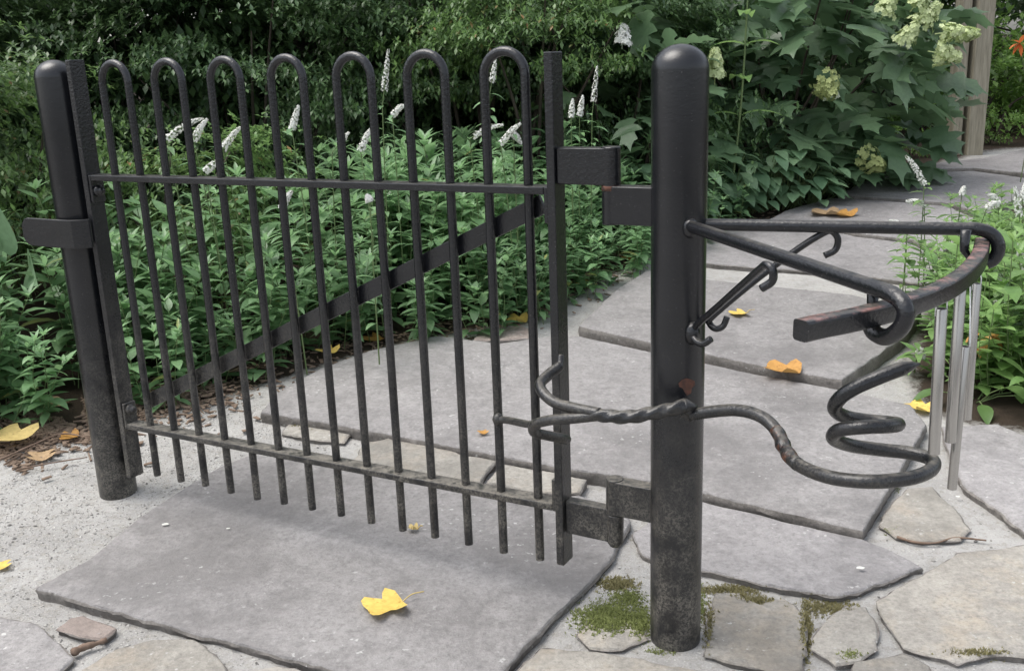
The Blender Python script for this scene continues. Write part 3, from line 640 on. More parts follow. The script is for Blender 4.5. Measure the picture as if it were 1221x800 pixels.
# ------------------------------------------------------------------ chimes
def chime(top, bot, Y0, Y1, rail, label, r=.0095):
    a, b_ = at_y(*top, Y0), at_y(*bot, Y1); t = thing('chime_tube', label, 'wind chime', (b_.x, b_.y, b_.z), 'chime tubes hanging from the curved rail')
    d = (a - b_).normalized(); mb = MB()
    sd_ = 20; prof = [(a - d * .03, r * .78), (a - d * .001, r * .78), (a, r * .86), (a - d * .001, r), ]
    P = [b_, b_ + d * .001] + [a - d * .001, a, a, a - d * .02]; Rr = [r * .8, r, r, r * .93, r * .72, r * .72]
    # open tube: outer wall, lip, inner wall
    e1 = Vector((1, 0, 0)); e1 = (e1 - d * e1.dot(d)).normalized(); e2 = d.cross(e1); vs = []; fs = []
    for p, q in zip(P, Rr):
        for k in range(sd_): th = 6.28318 * k / sd_; vs.append(p + e1 * q * math.cos(th) + e2 * q * math.sin(th))
    for i in range(len(P) - 1):
        for k in range(sd_): k2 = (k + 1) % sd_; fs.append((i * sd_ + k, i * sd_ + k2, (i + 1) * sd_ + k2, (i + 1) * sd_ + k))
    fs.append(tuple(range(sd_))[::-1]); fs.append(tuple((len(P) - 1) * sd_ + k for k in range(sd_)))
    mb.add(vs, fs); mb.build('tube', 'steel', t, 'auto')
    for sgn in (-1, 1):
        mb = MB(); mb.tube([a + e1 * sgn * r - d * .012, a + e1 * sgn * r * .9 + d * .01, rail + e1 * sgn * .006], .0013, 6); mb.build('hanging_line', 'line', t)
rail_at = lambda x, y: at_z(x, y, .925)
r1 = rail_at(1121, 345); chime((1122.5, 368), (1113.5, 541), r1.y, r1.y, r1, 'nearest fat grey metal chime tube, left of the other three')
r2 = rail_at(1147, 326); chime((1146, 334), (1133, 527), r2.y, r2.y, r2, 'second grey metal chime tube, passing behind the long low one')
r3 = rail_at(1153, 321); chime((1151, 413), (1135, 583), r3.y, r3.y, r3, 'lowest hanging grey metal chime tube with its end nearest the ground', .0085)
r4 = rail_at(1168, 303); chime((1165, 338), (1153, 500), r4.y + .03, r4.y + .03, r4 + Vector((0, .03, 0)), 'rightmost grey metal chime tube hanging behind the others', .0082)

# ------------------------------------------------------------------ plants
def leaf(mb, base, d, L, W, droop=.5, fold=.25, seg=4, peak=.42, upv=None):
    d = Vector(d).normalized(); z = Vector(upv) if upv else Vector((0, 0, 1))
    s = d.cross(z)
    if s.length < .05: s = d.cross(Vector((1, .3, 0)))
    s.normalize(); vs = []; p = Vector(base); st = L / seg; dd = d.copy()
    for i in range(seg + 1):
        t = i / seg; w = W * .5 * (math.sin(math.pi * t ** (math.log(.5) / math.log(peak))) if 0 < t < 1 else .02) + .0004
        n_ = s.cross(dd).normalized()
        vs += [p - s * w + n_ * w * fold, p.copy(), p + s * w + n_ * w * fold]
        dd = (dd + Vector((0, 0, -droop / seg))).normalized(); p = p + dd * st
    fs = []
    for i in range(seg):
        a = 3 * i; fs += [(a, a + 1, a + 4, a + 3), (a + 1, a + 2, a + 5, a + 4)]
    mb.add(vs, fs)
def sph():                                            # random direction
    z = rnd(-1, 1); a = rnd(0, 6.2832); r = math.sqrt(1 - z * z); return Vector((r * math.cos(a), r * math.sin(a), z))
def stemcurve(base, top, bow=.05):
    base, top = Vector(base), Vector(top); mid = base.lerp(top, .5) + Vector((rnd(-bow, bow), rnd(-bow, bow), 0)); return spline([base, mid, top], 6)
def along(P, t):
    x = t * (len(P) - 1); i = min(int(x), len(P) - 2); return P[i].lerp(P[i + 1], x - i)
def loose_stem(fo, st, base, top, n=18, L=.10, lo=.12):
    P = stemcurve(base, top); st.tube(P, [.0030 - .0014 * i / (len(P) - 1) for i in range(len(P))], 5, cap=False)
    a = rnd(0, 6)
    for i in range(n):
        t = lo + (1 - lo) * (i + rnd(0, .5)) / n; a += 2.4 + rnd(-.3, .3)
        p = along(P, min(t, 1)); el = .22 + .45 * t ** 3 + rnd(-.2, .3)
        l = L * (1.05 - .35 * t ** 4) * rnd(.7, 1.15)
        leaf(fo, p, (math.cos(a) * math.cos(el), math.sin(a) * math.cos(el), math.sin(el)), l, l * rnd(.36, .46), rnd(.2, 1.1), .16)
    for i in range(6):                                # top rosette
        a += 2.4; leaf(fo, P[-1], (math.cos(a), math.sin(a), rnd(.6, 1.6)), L * rnd(.35, .6), L * .12, .5, .3, 3)
def floret(mb, p, n_, r):
    n_ = Vector(n_).normalized(); e1 = n_.orthogonal().normalized(); e2 = n_.cross(e1); a0 = rnd(0, 6)
    for k in range(5):
        a = a0 + 1.2566 * k; d = e1 * math.cos(a) + e2 * math.sin(a); s_ = e1 * -math.sin(a) + e2 * math.cos(a)
        mb.add([p, p + d * r * .6 + s_ * r * .36 + n_ * r * .25, p + d * r + n_ * r * .2, p + d * r * .6 - s_ * r * .36 + n_ * r * .25], [(0, 1, 2, 3)])
def spike(fl, st, P, full=1.0, r=.0060, w=.0135):
    st.tube(P, [.0022 - .001 * i / (len(P) - 1) for i in range(len(P))], 5, cap=False)
    n = int(170 * full)
    for i in range(n):
        t = 1 - full + full * (i + random.random()) / n; p = along(P, min(t, 1)); a = rnd(0, 6.28)
        ax = (P[-1] - P[0]).normalized(); e1 = ax.orthogonal().normalized(); e2 = ax.cross(e1); d = e1 * math.cos(a) + e2 * math.sin(a)
        ww = w * (1.1 - .8 * t ** 2.5) * rnd(.7, 1.1); floret(fl, p + d * ww, d + ax * .3, r * (1.05 - .45 * t))

# leafy plants of the beds : a few prototypes, then copies
def loose_proto(h, spread, n_st, mat, L=.162):
    r = thing('loosestrife_plant', 'x', 'plant', (0, 0, 0)); fo, st = MB(), MB()
    for i in range(n_st):
        a, q = rnd(0, 6.28), spread * math.sqrt(random.random()); b0 = Vector((q * math.cos(a), q * math.sin(a), -.02))
        hh = h * rnd(.62, 1.08); loose_stem(fo, st, b0, b0 + Vector((rnd(-.14, .14) + b0.x * .6, rnd(-.14, .14) + b0.y * .6, hh)), int(11 * hh / .6) + 4, L)
    fo.build('foliage', mat, r); st.build('stem', 'stem', r); remember(r); return r
LEFT_G = 'leafy loosestrife plants massed in the bed behind the gate'
protos = [loose_proto(.62, .16, 7, 'loose') for _ in range(4)]
used = [False] * 4
def bed_point(i, t, d):
    e = BED_EDGE[i].lerp(BED_EDGE[i + 1], t); tt = (BED_EDGE[i + 1] - BED_EDGE[i]); tt.z = 0; tt.normalize()
    return Vector((e.x - tt.y * d, e.y + tt.x * d, 0))
cum = []; tot = 0
for i in range(1, 15): L_ = (BED_EDGE[i + 1] - BED_EDGE[i]).length; cum.append((i, tot, L_)); tot += L_
def edge_at(u):
    for i, c0, L_ in cum:
        if u <= c0 + L_: return i, (u - c0) / L_
    return cum[-1][0], 1.0
def place(protos, used, x, y, sc, zs, label, group, rz=None):
    k = random.randrange(len(protos)); o = protos[k] if not used[k] else copy_tree(protos[k]); used[k] = True
    o.location = (x, y, gh(x, y)); o.rotation_euler.z = rnd(0, 6.28) if rz is None else rz; o.scale = (sc, sc, sc * zs); o['label'] = label; o['group'] = group; return o
for row, (d, sc) in enumerate(((.05, .60), (.17, .74), (.40, .96), (.66, 1.08), (.95, 1.16), (1.28, 1.22))):
    u = rnd(0, .2) if row else 2.2
    while u < tot:
        i, t = edge_at(u); p = bed_point(i, t, d + rnd(-.07, .07) - (.13 if row == 0 and i >= 9 else 0) + (.10 if i <= 3 and row < 3 else 0)); u += rnd(.20, .30) * (1 + .12 * row)
        if p.y > 6.6 or (row == 5 and p.x < -1.0): continue
        s = sc * rnd(.88, 1.1)
        if p.x < -1.1: s *= .90
        place(protos, used, p.x, p.y, s, 1, 'leafy green loosestrife plant without flowers in the dense bed behind the gate', LEFT_G)

# flowering stems, each with its own place
def flowering(tip, base, Y, label, bright=False, full=1.0, hang=0.0, leafy=10, lean=0.0):
    tp, bp = at_y(*tip, Y), at_y(*base, Y); gx, gy = bp.x + rnd(-.06, .06) - lean, bp.y + rnd(-.03, .1)
    root = thing('flowering_loosestrife', label, 'flower', (gx, gy, gh(gx, gy)), 'white flower spikes of loosestrife')
    mid = bp.lerp(tp, .55) + Vector((0, 0, hang))
    P = spline([bp, mid, tp], 10); fl, st, fo = MB(), MB(), MB()
    spike(fl, st, P, full)
    Q = spline([(gx, gy, gh(gx, gy) - .02), Vector((gx, gy, 0)).lerp(Vector((bp.x, bp.y, 0)), .5) + Vector((0, 0, gh(gx, gy) + (bp.z - gh(gx, gy)) * .6)), bp], 8)
    st.tube(Q, [.0034 - .0012 * i / (len(Q) - 1) for i in range(len(Q))], 6, cap=False)
    a = rnd(0, 6)
    for i in range(leafy + 8):
        t = .25 + .75 * i / (leafy + 7); a += 2.4; p = along(Q, t); el = rnd(.1, .6); l = .095 * rnd(.7, 1.1)
        leaf(fo, p, (math.cos(a) * math.cos(el), math.sin(a) * math.cos(el), math.sin(el)), l, l * .28, rnd(.4, 1.1), .22)
    mt = 'loose_bright' if bright else 'loose'
    fo.build('foliage', mt, root); st.build('stem', 'stem', root); fl.build('flower_spike', 'white', root)
W_ = 'white spike of loosestrife '
for a in [
 ((242, 141), (199, 166), 4.35, 'leaning ' + W_ + 'in the second hoop, tip touching a bar', 1, .012),
 ((247, 142), (231, 168), 4.3, 'short leaning ' + W_ + 'just right of the second hoop', 1, .006),
 ((287, 152), (266, 178), 4.3, 'leaning ' + W_ + 'inside the third hoop', 1, .008),
 ((266, 192), (245, 205), 4.25, 'low drooping ' + W_ + 'just above the top rail under the third hoop', 1, .008),
 ((356, 126), (348, 154), 4.4, 'small upright ' + W_ + 'inside the fourth hoop', 1, 0),
 ((416, 158), (396, 182), 4.5, 'thin half open ' + W_ + 'left of the fifth hoop', .6, 0),
 ((443, 153), (430, 180), 4.5, 'plump nodding ' + W_ + 'inside the fifth hoop', 1, .008),
 ((463, 59), (456, 128), 4.7, 'tallest upright ' + W_ + 'right of the fifth hoop', .75, 0),
 ((484, 126), (468, 138), 4.8, 'short nodding ' + W_ + 'left of the sixth hoop', 1, .01),
 ((600, 149), (560, 166), 4.8, 'nearly horizontal ' + W_ + 'crossing into the seventh hoop', .9, .014),
 ((591, 71), (584, 112), 4.9, 'upright ' + W_ + 'with white tip high inside the seventh hoop', .7, 0),
 ((621, 147), (597, 172), 4.7, 'thick leaning ' + W_ + 'inside the seventh hoop', 1, .008),
 ((622, 172), (612, 160), 4.7, 'small drooping ' + W_ + 'low in the seventh hoop', 1, .004),
 ((683, 118), (681, 140), 5.2, 'shorter upright ' + W_ + 'next to the right stile', 1, 0),
 ((695, 114), (691, 138), 5.2, 'middle upright ' + W_ + 'of three beside the right stile', 1, 0),
 ((712, 79), (706, 138), 5.2, 'tall upright ' + W_ + 'above the upper hinge', .75, 0),
 ((348, 228), (336, 248), 4.0, 'small drooping ' + W_ + 'below the top rail among the leaves', 1, .006),
 ((437, 232), (441, 240), 4.0, 'tiny ' + W_ + 'tip just under the top rail', 1, 0)]:
    flowering(a[0], a[1], a[2], a[3], False, a[4], a[5])

# right-hand bed
RIGHT_G = 'leafy plants in the bed right of the path'
pr2 = [loose_proto(.58, .15, 7, 'loose_bright', .138) for _ in range(3)]; us2 = [False] * 3
for x, y in [(1.8, 3.62), (1.9, 4.15), (1.98, 4.4), (2.05, 4.65), (2.18, 4.85), (2.3, 5.1), (2.35, 5.4), (2.25, 3.85), (2.4, 3.55), (2.65, 5.6), (1.86, 3.55), (2.05, 3.75), (1.92, 3.95), (2.18, 3.45), (2.2, 4.05), (2.25, 3.7), (2.15, 4.4), (2.3, 4.3), (2.5, 4.0), (2.25, 4.75), (2.55, 4.6), (2.8, 4.4), (2.5, 5.1), (2.85, 5.0), (3.05, 4.7), (2.95, 5.5), (3.25, 5.3), (2.55, 3.4), (2.8, 3.7), (3.15, 4.1), (3.35, 6.0), (3.75, 5.7), (2.35, 3.2), (3.45, 4.6)]:
    place(pr2, us2, x + rnd(-.05, .05) + (.12 if y > 4.3 else 0), y + rnd(-.05, .05), rnd(.85, 1.05) * (.78 if y > 4.1 else 1), .95 if y < 4.1 else .8, 'bright green leafy loosestrife plant without flowers in the bed right of the path', RIGHT_G)
for x, y in [(1.98, 4.15), (2.12, 4.4), (2.25, 4.62), (2.4, 4.85), (2.3, 4.2), (2.55, 4.5), (2.6, 5.0), (2.05, 3.7), (2.75, 5.3), (1.80, 3.52), (1.95, 3.42), (2.1, 3.36), (2.25, 3.34), (1.72, 3.7)]:
    place(pr2, us2, x, y, rnd(.62, .72), .85, 'bright green leafy loosestrife plant without flowers in the bed right of the path', RIGHT_G)
for a in [
 ((1080, 186), (1102, 220), 4.9, 'white drooping flower spike standing alone above the far path', 1, .012),
 ((1150, 222), (1147, 232), 5.0, 'small round white flower tip before the far path', 1, 0),
 ((1080, 240), (1102, 244), 4.9, 'low white flower spike leaning over the left edge of the right bed', 1, .006),
 ((1178, 232), (1190, 244), 4.7, 'arched white flower spike left of the right frame edge', 1, .012),
 ((1188, 241), (1176, 250), 4.6, 'plump white flower spike beside a brown petal in the right bed', 1, .006),
 ((1210, 222), (1216, 262), 4.5, 'upright white flower spike at the right frame edge', .9, 0),
 ((1224, 215), (1219, 240), 4.6, 'white flower spike cut by the right frame edge', 1, 0),
 ((1212, 290), (1222, 320), 4.1, 'hanging white flower spike right of the arm end', 1, .006),
 ((1186, 322), (1200, 345), 4.0, 'white flower spike just right of the chime rail', 1, .01),
 ((1175, 360), (1215, 372), 3.9, 'long arching white flower spike behind the right chime tube', 1, .012),
 ((1182, 372), (1205, 390), 3.8, 'white flower spike above the dry orange leaf', 1, .01),
 ((1102, 428), (1096, 418), 3.7, 'low white flower spike near the edge of the path below the rail', 1, .004),
 ((1060, 263), (1082, 274), 4.6, 'white flower spike hanging over the path behind the far arm', 1, .006)]:
    flowering(a[0], a[1], a[2], a[3], True, a[4], a[5], 8)
# broad-leaved plant low in the right bed
def broad(name, label, spots, x, y, mat, L, group=None, n=9, wr=.42, hgt=.15):
    r = thing(name, label, 'plant', (x, y, gh(x, y)), group); fo, st = MB(), MB()
    for i in range(n):
        a = 6.28 * i / n + rnd(-.3, .3); el = rnd(.25, 1.1); b0 = Vector((x + .02 * math.cos(a), y + .02 * math.sin(a), gh(x, y)))
        d = Vector((math.cos(a) * math.cos(el), math.sin(a) * math.cos(el), math.sin(el))); q = b0 + d * hgt * rnd(.6, 1.2)
        st.tube([b0, b0.lerp(q, .5) + Vector((0, 0, .01)), q], [.003, .0025, .002], 5, cap=False)
        l = L * rnd(.8, 1.15); leaf(fo, q, d + Vector((0, 0, -.1)), l, l * wr, rnd(.7, 1.4), .25, 6, .45)
    fo.build('foliage', mat, r); st.build('stem', 'stem', r); return r
for i, (x, y) in enumerate(((1.68, 3.46), (1.90, 3.32), (2.12, 3.26))):
    broad('broadleaf_plant', ['low plant with broad oval leaves between chime tubes and right bed', 'broad oval leaved plant low at the right frame edge', 'broad oval leaved plant just beyond the right frame edge'][i], 0, x, y, 'loose_bright', .13)
hp = at_y(4, 330, 4.05); r = thing('hosta_plant', 'pale ribbed hosta leaves left of the latch post', 'plant', (hp.x, hp.y, gh(hp.x, hp.y))); fo, st = MB(), MB()
for (px, py), tip in (((12, 305), (.10, -.25, .75)), ((2, 305), (-.35, -.3, .5)), ((34, 318), (.30, -.5, .15)), ((-22, 310), (-.5, -.4, .3))):
    q = at_y(px, py, 4.0 + rnd(-.05, .1)); st.tube(spline([hp - Vector((0, 0, hp.z - gh(hp.x, hp.y))), hp, q], 5), .005, 6); leaf(fo, q, tip, .25, .16, .7, .25, 7, .4, (-.3, -1, .4))
fo.build('foliage', 'hosta', r); st.build('stem', 'stem', r)

# ------------------------------------------------------------------ background shrubs
def rosette_shrub(name, label, cat, c, rad, n, mat, L, group, branches=7, hollow=.45, wr=.42, k=6):
    r = thing(name, label, cat, (c[0], c[1], gh(c[0], c[1]))); r['group'] = group
    c = Vector(c); fo, br = MB(), MB(); g0 = Vector((c.x, c.y, gh(c.x, c.y)))
    sprays = []
    for _ in range(max(14, n // 55)):
        d = sph(); q = 1.0 - hollow * random.random() ** 1.6 + rnd(-.04, .10); sprays.append((d, c + Vector((d.x * rad[0], d.y * rad[1], d.z * rad[2])) * q, rnd(.10, .22) * (rad[0] ** .5)))
    for _ in range(n):
        d, e, w_ = random.choice(sprays)
        p = e + Vector((random.gauss(0, w_), random.gauss(0, w_), random.gauss(0, w_ * .32))) - Vector((0, 0, .12 * w_))
        if p.z < gh(p.x, p.y) + .03: continue
        ax = (d + Vector((0, 0, .5)) + sph() * .5).normalized(); e1 = ax.orthogonal().normalized(); e2 = ax.cross(e1)
        for j in range(k):
            a = 6.2832 * j / k + rnd(-.3, .3); ld = e1 * math.cos(a) + e2 * math.sin(a) + ax * rnd(.1, .7); l = L * rnd(.65, 1.15)
            leaf(fo, p + sph() * L * .15, ld, l, l * wr, .4, .2, 2, .55)
    for i in range(branches):
        d = sph(); d.z = abs(d.z); e = c + Vector((d.x * rad[0], d.y * rad[1], d.z * rad[2])) * .85
        P = spline([g0 + sph() * .06 * 1, g0.lerp(e, .5) + sph() * .12, e], 6); br.tube(P, [.018 - .014 * i_ / (len(P) - 1) for i_ in range(len(P))], 6, cap=False)
    fo.build('foliage', mat, r); br.build('branch', 'bark', r); return r
AZ = 'dark azalea shrubs behind the loosestrife bed'
for a in [((-2.75, 5.0, .85), (.75, .7, .85), 4200, 'azalea_lit', .046, 'lit green azalea shrub behind the latch post at the left frame edge'),
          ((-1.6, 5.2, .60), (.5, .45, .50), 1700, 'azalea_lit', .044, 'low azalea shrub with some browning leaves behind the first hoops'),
          ((-1.7, 6.9, 1.1), (1.1, .8, 1.25), 5200, 'azalea', .052, 'tall dark azalea shrub behind the second and third hoops'),
          ((-.2, 7.1, 1.05), (1.0, .8, 1.25), 5200, 'azalea', .052, 'dark azalea shrub behind the fourth and fifth hoops'),
          ((.15, 6.6, 1.45), (.75, .6, .55), 2200, 'azalea_lit', .046, 'lit sprays of azalea high behind the sixth hoop'),
          ((-3.6, 6.6, 1.2), (1.0, .9, 1.4), 4600, 'azalea', .055, 'dark azalea shrub at the upper left frame corner'),
          ((.95, 7.2, .95), (.7, .6, 1.0), 3000, 'azalea', .050, 'dark azalea shrub between the seventh hoop and the hydrangea')]:
    rosette_shrub('azalea_shrub', a[5], 'shrub', a[0], a[1], a[2], a[3], a[4], AZ)

# oakleaf hydrangea
OUT = [(0, .0), (.10, -.02), (.26, .06), (.40, .20), (.30, .27), (.24, .33), (.38, .40), (.52, .56), (.36, .58), (.22, .60), (.24, .68), (.30, .82), (.17, .84), (.07, .92), (0, 1.06)]
def oakleaf(mb, base, d, L, droop):
    d = Vector(d).normalized(); s = d.cross(Vector((0, 0, 1)))
    if s.length < .05: s = Vector((1, 0, 0))
    s.normalize(); s = (Matrix.Rotation(rnd(-.6, .6), 3, d) @ s); nn = s.cross(d); n = len(OUT); vs = []
    def pos(x, y): return Vector(base) + d * (y * L) + s * (x * L) + nn * (L * (.18 * abs(x) - .0)) + Vector((0, 0, -droop * L * (y * y * .55 + x * x * .7)))
    for i, (x, y) in enumerate(OUT): vs += [pos(-x * .97, y), pos(0, max(0, min(1, y * .9 + .03))), pos(x, y)]
    fs = []
    for i in range(n - 1): fs += [(3 * i, 3 * i + 1, 3 * i + 4, 3 * i + 3), (3 * i + 1, 3 * i + 2, 3 * i + 5, 3 * i + 4)]
    mb.add(vs, fs)
def oak_shrub(label, c, rad, n, L, heads):
    g0 = Vector((c[0], c[1], gh(c[0], c[1]))); r = thing('oakleaf_hydrangea', label, 'shrub', g0); fo, br = MB(), MB(); c = Vector(c)
    lob = [(sph(), rnd(.4, 1)) for _ in range(12)]
    for i in range(n):
        d = sph(); q = 1 + sum(.16 * w * max(0, d.dot(l)) ** 6 - .01 for l, w in lob); u = random.random()
        p = c + Vector((d.x * rad[0], d.y * rad[1], d.z * rad[2])) * q * (1 - .5 * u ** 2)
        if p.z < gh(p.x, p.y) + .1: continue
        ld = Vector((d.x + rnd(-.5, .5), d.y + rnd(-.5, .5), rnd(-.5, .35))); l = L * rnd(.6, 1.15)
        oakleaf(fo, p, ld, l, rnd(.15, 1.0))
    for i in range(14):
        d = sph(); d.z = abs(d.z); e = c + Vector((d.x * rad[0], d.y * rad[1], d.z * rad[2])) * .9
        P = spline([g0 + Vector((rnd(-.2, .2), rnd(-.2, .2), -.02)), g0.lerp(e, .55) + sph() * .12, e], 6); br = MB(); br.tube(P, [.014 - .009 * k / (len(P) - 1) for k in range(len(P))], 6, cap=False); br.build('branch', 'bark', r)
    fo.build('foliage', 'hyd', r)
    for (px, py, Y, ln, w, ax, mt, lb) in heads:
        p = at_y(px, py, Y); fl = MB(); ax = Vector(ax).normalized(); e1 = ax.orthogonal().normalized(); e2 = ax.cross(e1)
        for k in range(int(210 * ln / .2)):
            t = random.random(); a = rnd(0, 6.28); rad_ = 1.25 * w * (1.0 - .7 * t) * rnd(.35, 1.05); dd = e1 * math.cos(a) + e2 * math.sin(a)
            floret(fl, p + ax * (t - .5) * ln + dd * rad_, dd + ax * .5 + sph() * .3, rnd(.016, .025))
        fl.tube([p - ax * ln * .8, p + ax * ln * .4], [.004, .002], 5); fl.build('flower_head', mt, r, label=lb)
oak_shrub('big oakleaf hydrangea with cream flower heads behind the bollard post', (2.05, 7.9, 1.05), (1.35, .95, 1.1), 620, .31, [
    (1108, 18, 7.0, .17, .075, (.4, -.2, .6), 'cream', None), (1150, 42, 7.0, .17, .06, (1, -.2, .1), 'cream', None), (1130, 66, 6.9, .16, .075, (.8, -.3, -.2), 'cream', None),
    (1085, 40, 7.0, .14, .07, (.2, -.3, .5), 'cream', None), (1100, -4, 7.0, .15, .07, (.4, -.2, .6), 'cream', None), (1135, 38, 6.9, .13, .065, (.8, -.3, .1), 'cream', None),
    (1060, 4, 7.1, .15, .07, (.3, -.2, .8), 'cream', None), (988, 107, 6.7, .15, .085, (.1, -.6, -.4), 'greenish', 'faded green drooping flower head'), (853, 76, 6.6, .17, .06, (0, -.1, 1), 'cream', None),
    (1041, 195, 6.9, .16, .09, (.3, -.4, -.2), 'greenish', 'faded greenish brown flower head low down')])
oak_shrub('smaller oakleaf hydrangea with one white flower head behind the upper hinge', (.75, 6.75, .75), (.60, .45, .85), 170, .27, [(743, 42, 6.3, .10, .05, (.1, 0, 1), 'white', None)])
# tall single stem in front of the hydrangea
b0 = at_g(868, 262); tp = at_y(893, -25, b0.y - .1)
r = thing('tall_stem_plant', 'tall single green stem with paired leaves right of the bollard top', 'plant', b0); st, fo = MB(), MB()
P = spline([b0, b0.lerp(tp, .5) + Vector((.02, 0, 0)), tp], 10); st.tube(P, [.009 - .004 * i / (len(P) - 1) for i in range(len(P))], 7)
for i, t in enumerate((.45, .6, .74, .86, .97)):
    for sg in (-1, 1):
        a = i * 1.5 + rnd(-.2, .2); leaf(fo, along(P, t), (sg * math.cos(a), sg * math.sin(a), .5), rnd(.22, .3), .075, .9, .25, 6)
fo.build('foliage', 'loose_bright', r); st.build('stem', 'stem', r)
# ovate ground plants at the foot of the hydrangea
def ovate_proto():
    r = thing('ground_cover_plant', 'x', 'plant', (0, 0, 0)); fo, st = MB(), MB()
    for i in range(64):
        a = rnd(0, 6.28); q = .30 * math.sqrt(random.random()); z = rnd(.10, .50) * (1 - q * .9); p = Vector((q * math.cos(a), q * math.sin(a), z))
        st.tube([(p.x * .4, p.y * .4, 0), p], [.003, .002], 4, cap=False); d = Vector((math.cos(a) + rnd(-.5, .5), math.sin(a) + rnd(-.5, .5), rnd(-.2, .3))); l = rnd(.12, .19)
        leaf(fo, p, d, l, l * .56, rnd(.5, 1.1), .2, 5, .42)
    fo.build('foliage', 'ovate', r); st.build('stem', 'stem', r); remember(r); return r
ov = [ovate_proto() for _ in range(3)]; uo = [False] * 3
for px, py in [(855, 268), (880, 262), (905, 262), (935, 258), (962, 255), (985, 246), (1005, 236), (870, 248), (900, 245), (930, 243), (960, 240), (990, 230), (1015, 222), (800, 285), (825, 275), (845, 252), (1030, 214)]:
    p = at_g(px, py - 3); place(ov, uo, p.x, p.y + .2, rnd(.85, 1.1), rnd(.8, 1.15), 'low plant with oval leaves along the path edge below the big hydrangea', 'oval leaved plants along the path edge')
bp_ = [rosette_shrub('undergrowth_plant', 'x', 'plant', (0, 0, .3), (.6, .6, .45), 330, 'bright', .075, 'bright undergrowth at the far end of the path', 3, .5, .45, 5) for _ in range(2)]
for q in bp_: remember(q)
ub = [False] * 2
for x, y, s in [(4.9, 10.2, 1.1), (5.6, 10.0, 1.2), (6.5, 10.2, 1.3), (5.2, 11.2, 1.5), (6.2, 11.5, 1.7), (7.3, 11, 1.6), (4.3, 10.6, .8), (4.6, 9.6, .45), (4.2, 9.4, .35), (3.6, 9.0, .4), (8.4, 11, 1.6), (5.4, 13, 2.3), (7.2, 13, 2.4)]:
    place(bp_, ub, x, y, s, 1, 'bright yellow green undergrowth beyond the timber posts', 'bright undergrowth at the far end of the path')
# timber posts
for (px0, px1, lab) in ((1129, 1141, 'narrower weathered timber post standing left of its pair'), (1147, 1168, 'wider weathered grey timber post right of its pair')):
    a, b_ = at_g(px0, 184), at_g(px1, 184); w = (b_ - a).length / 2; c = (a + b_) / 2; z0 = gh(c.x, c.y) - .2; mb = MB()
    mb.box8([(c.x + sx * w, c.y + sy * .08, z) for z in (z0, 2.9) for sx, sy in ((-1, -1), (1, -1), (1, 1), (-1, 1))])
    tag(mb.build('timber_post', 'timber', None, False, .008, origin=(c.x, c.y, z0)), lab, 'post', 'timber posts beside the path')
# orange lily at the frame edge
p = at_y(1216, 52, 7.4); r = thing('lily', 'orange lily flower on a stem at the right frame edge', 'flower', (p.x, p.y, gh(p.x, p.y))); pe, st = MB(), MB()
st.tube(spline([(p.x + .1, p.y, gh(p.x, p.y)), (p.x + .12, p.y, p.z * .6), p], 6), .004, 6)
for k in range(6): a = 1.047 * k; leaf(pe, p, (math.cos(a) - .5, -.5, math.sin(a) * .9), .10, .032, .7, .15, 5)
pe.build('petals', 'lily', r); st.build('stem', 'stem', r)

# trees behind : their crowns shade the shrubs
def tree(label, x, y, hgt, rad, zc, n, tilt):
    g0 = Vector((x, y, gh(x, y))); r = thing('tree', label, 'tree', g0); tr, cr = MB(), MB(); top = Vector((x + tilt, y, zc + .6))
    P = spline([g0 - Vector((0, 0, .1)), g0.lerp(top, .5) + Vector((rnd(-.15, .15), 0, 0)), top], 8); tr.tube(P, [.12 - .08 * i / (len(P) - 1) for i in range(len(P))], 10)
    tips = []
    for i in range(11):
        d = sph(); d.z = abs(d.z) * .6; b0 = along(P, rnd(.5, .95)); e = Vector((x + tilt, y, zc)) + Vector((d.x * rad[0], d.y * rad[1], d.z * rad[2])) * rnd(.6, .95); tips.append(e)
        Q = spline([b0, b0.lerp(e, .5) + Vector((0, 0, .2)), e], 5); tr.tube(Q, [.045 - .038 * k / (len(Q) - 1) for k in range(len(Q))], 6, cap=False)
    for i in range(n):
        t = random.choice(tips); p = t + sph() * rnd(0, .95) if random.random() < .75 else Vector((x + tilt, y, zc)) + Vector((rnd(-1, 1) * rad[0], rnd(-1, 1) * rad[1], rnd(-.7, .9) * rad[2]))
        for k in range(3): d = sph(); d.z *= .5; leaf(cr, p + sph() * .06, d, rnd(.09, .15), .06, .6, .15, 2, .5)
    tr.build('trunk', 'bark', r); cr.build('crown', 'tree', r)
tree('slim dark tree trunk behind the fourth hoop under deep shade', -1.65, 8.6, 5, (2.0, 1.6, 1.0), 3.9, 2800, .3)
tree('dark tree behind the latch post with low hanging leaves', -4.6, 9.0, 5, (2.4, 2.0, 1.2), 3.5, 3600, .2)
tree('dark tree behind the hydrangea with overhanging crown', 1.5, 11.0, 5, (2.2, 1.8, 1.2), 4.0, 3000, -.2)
tree('dark tree beyond the timber posts at the upper right', 7.2, 14.2, 5, (2.8, 2.0, 1.6), 3.6, 3600, .1)
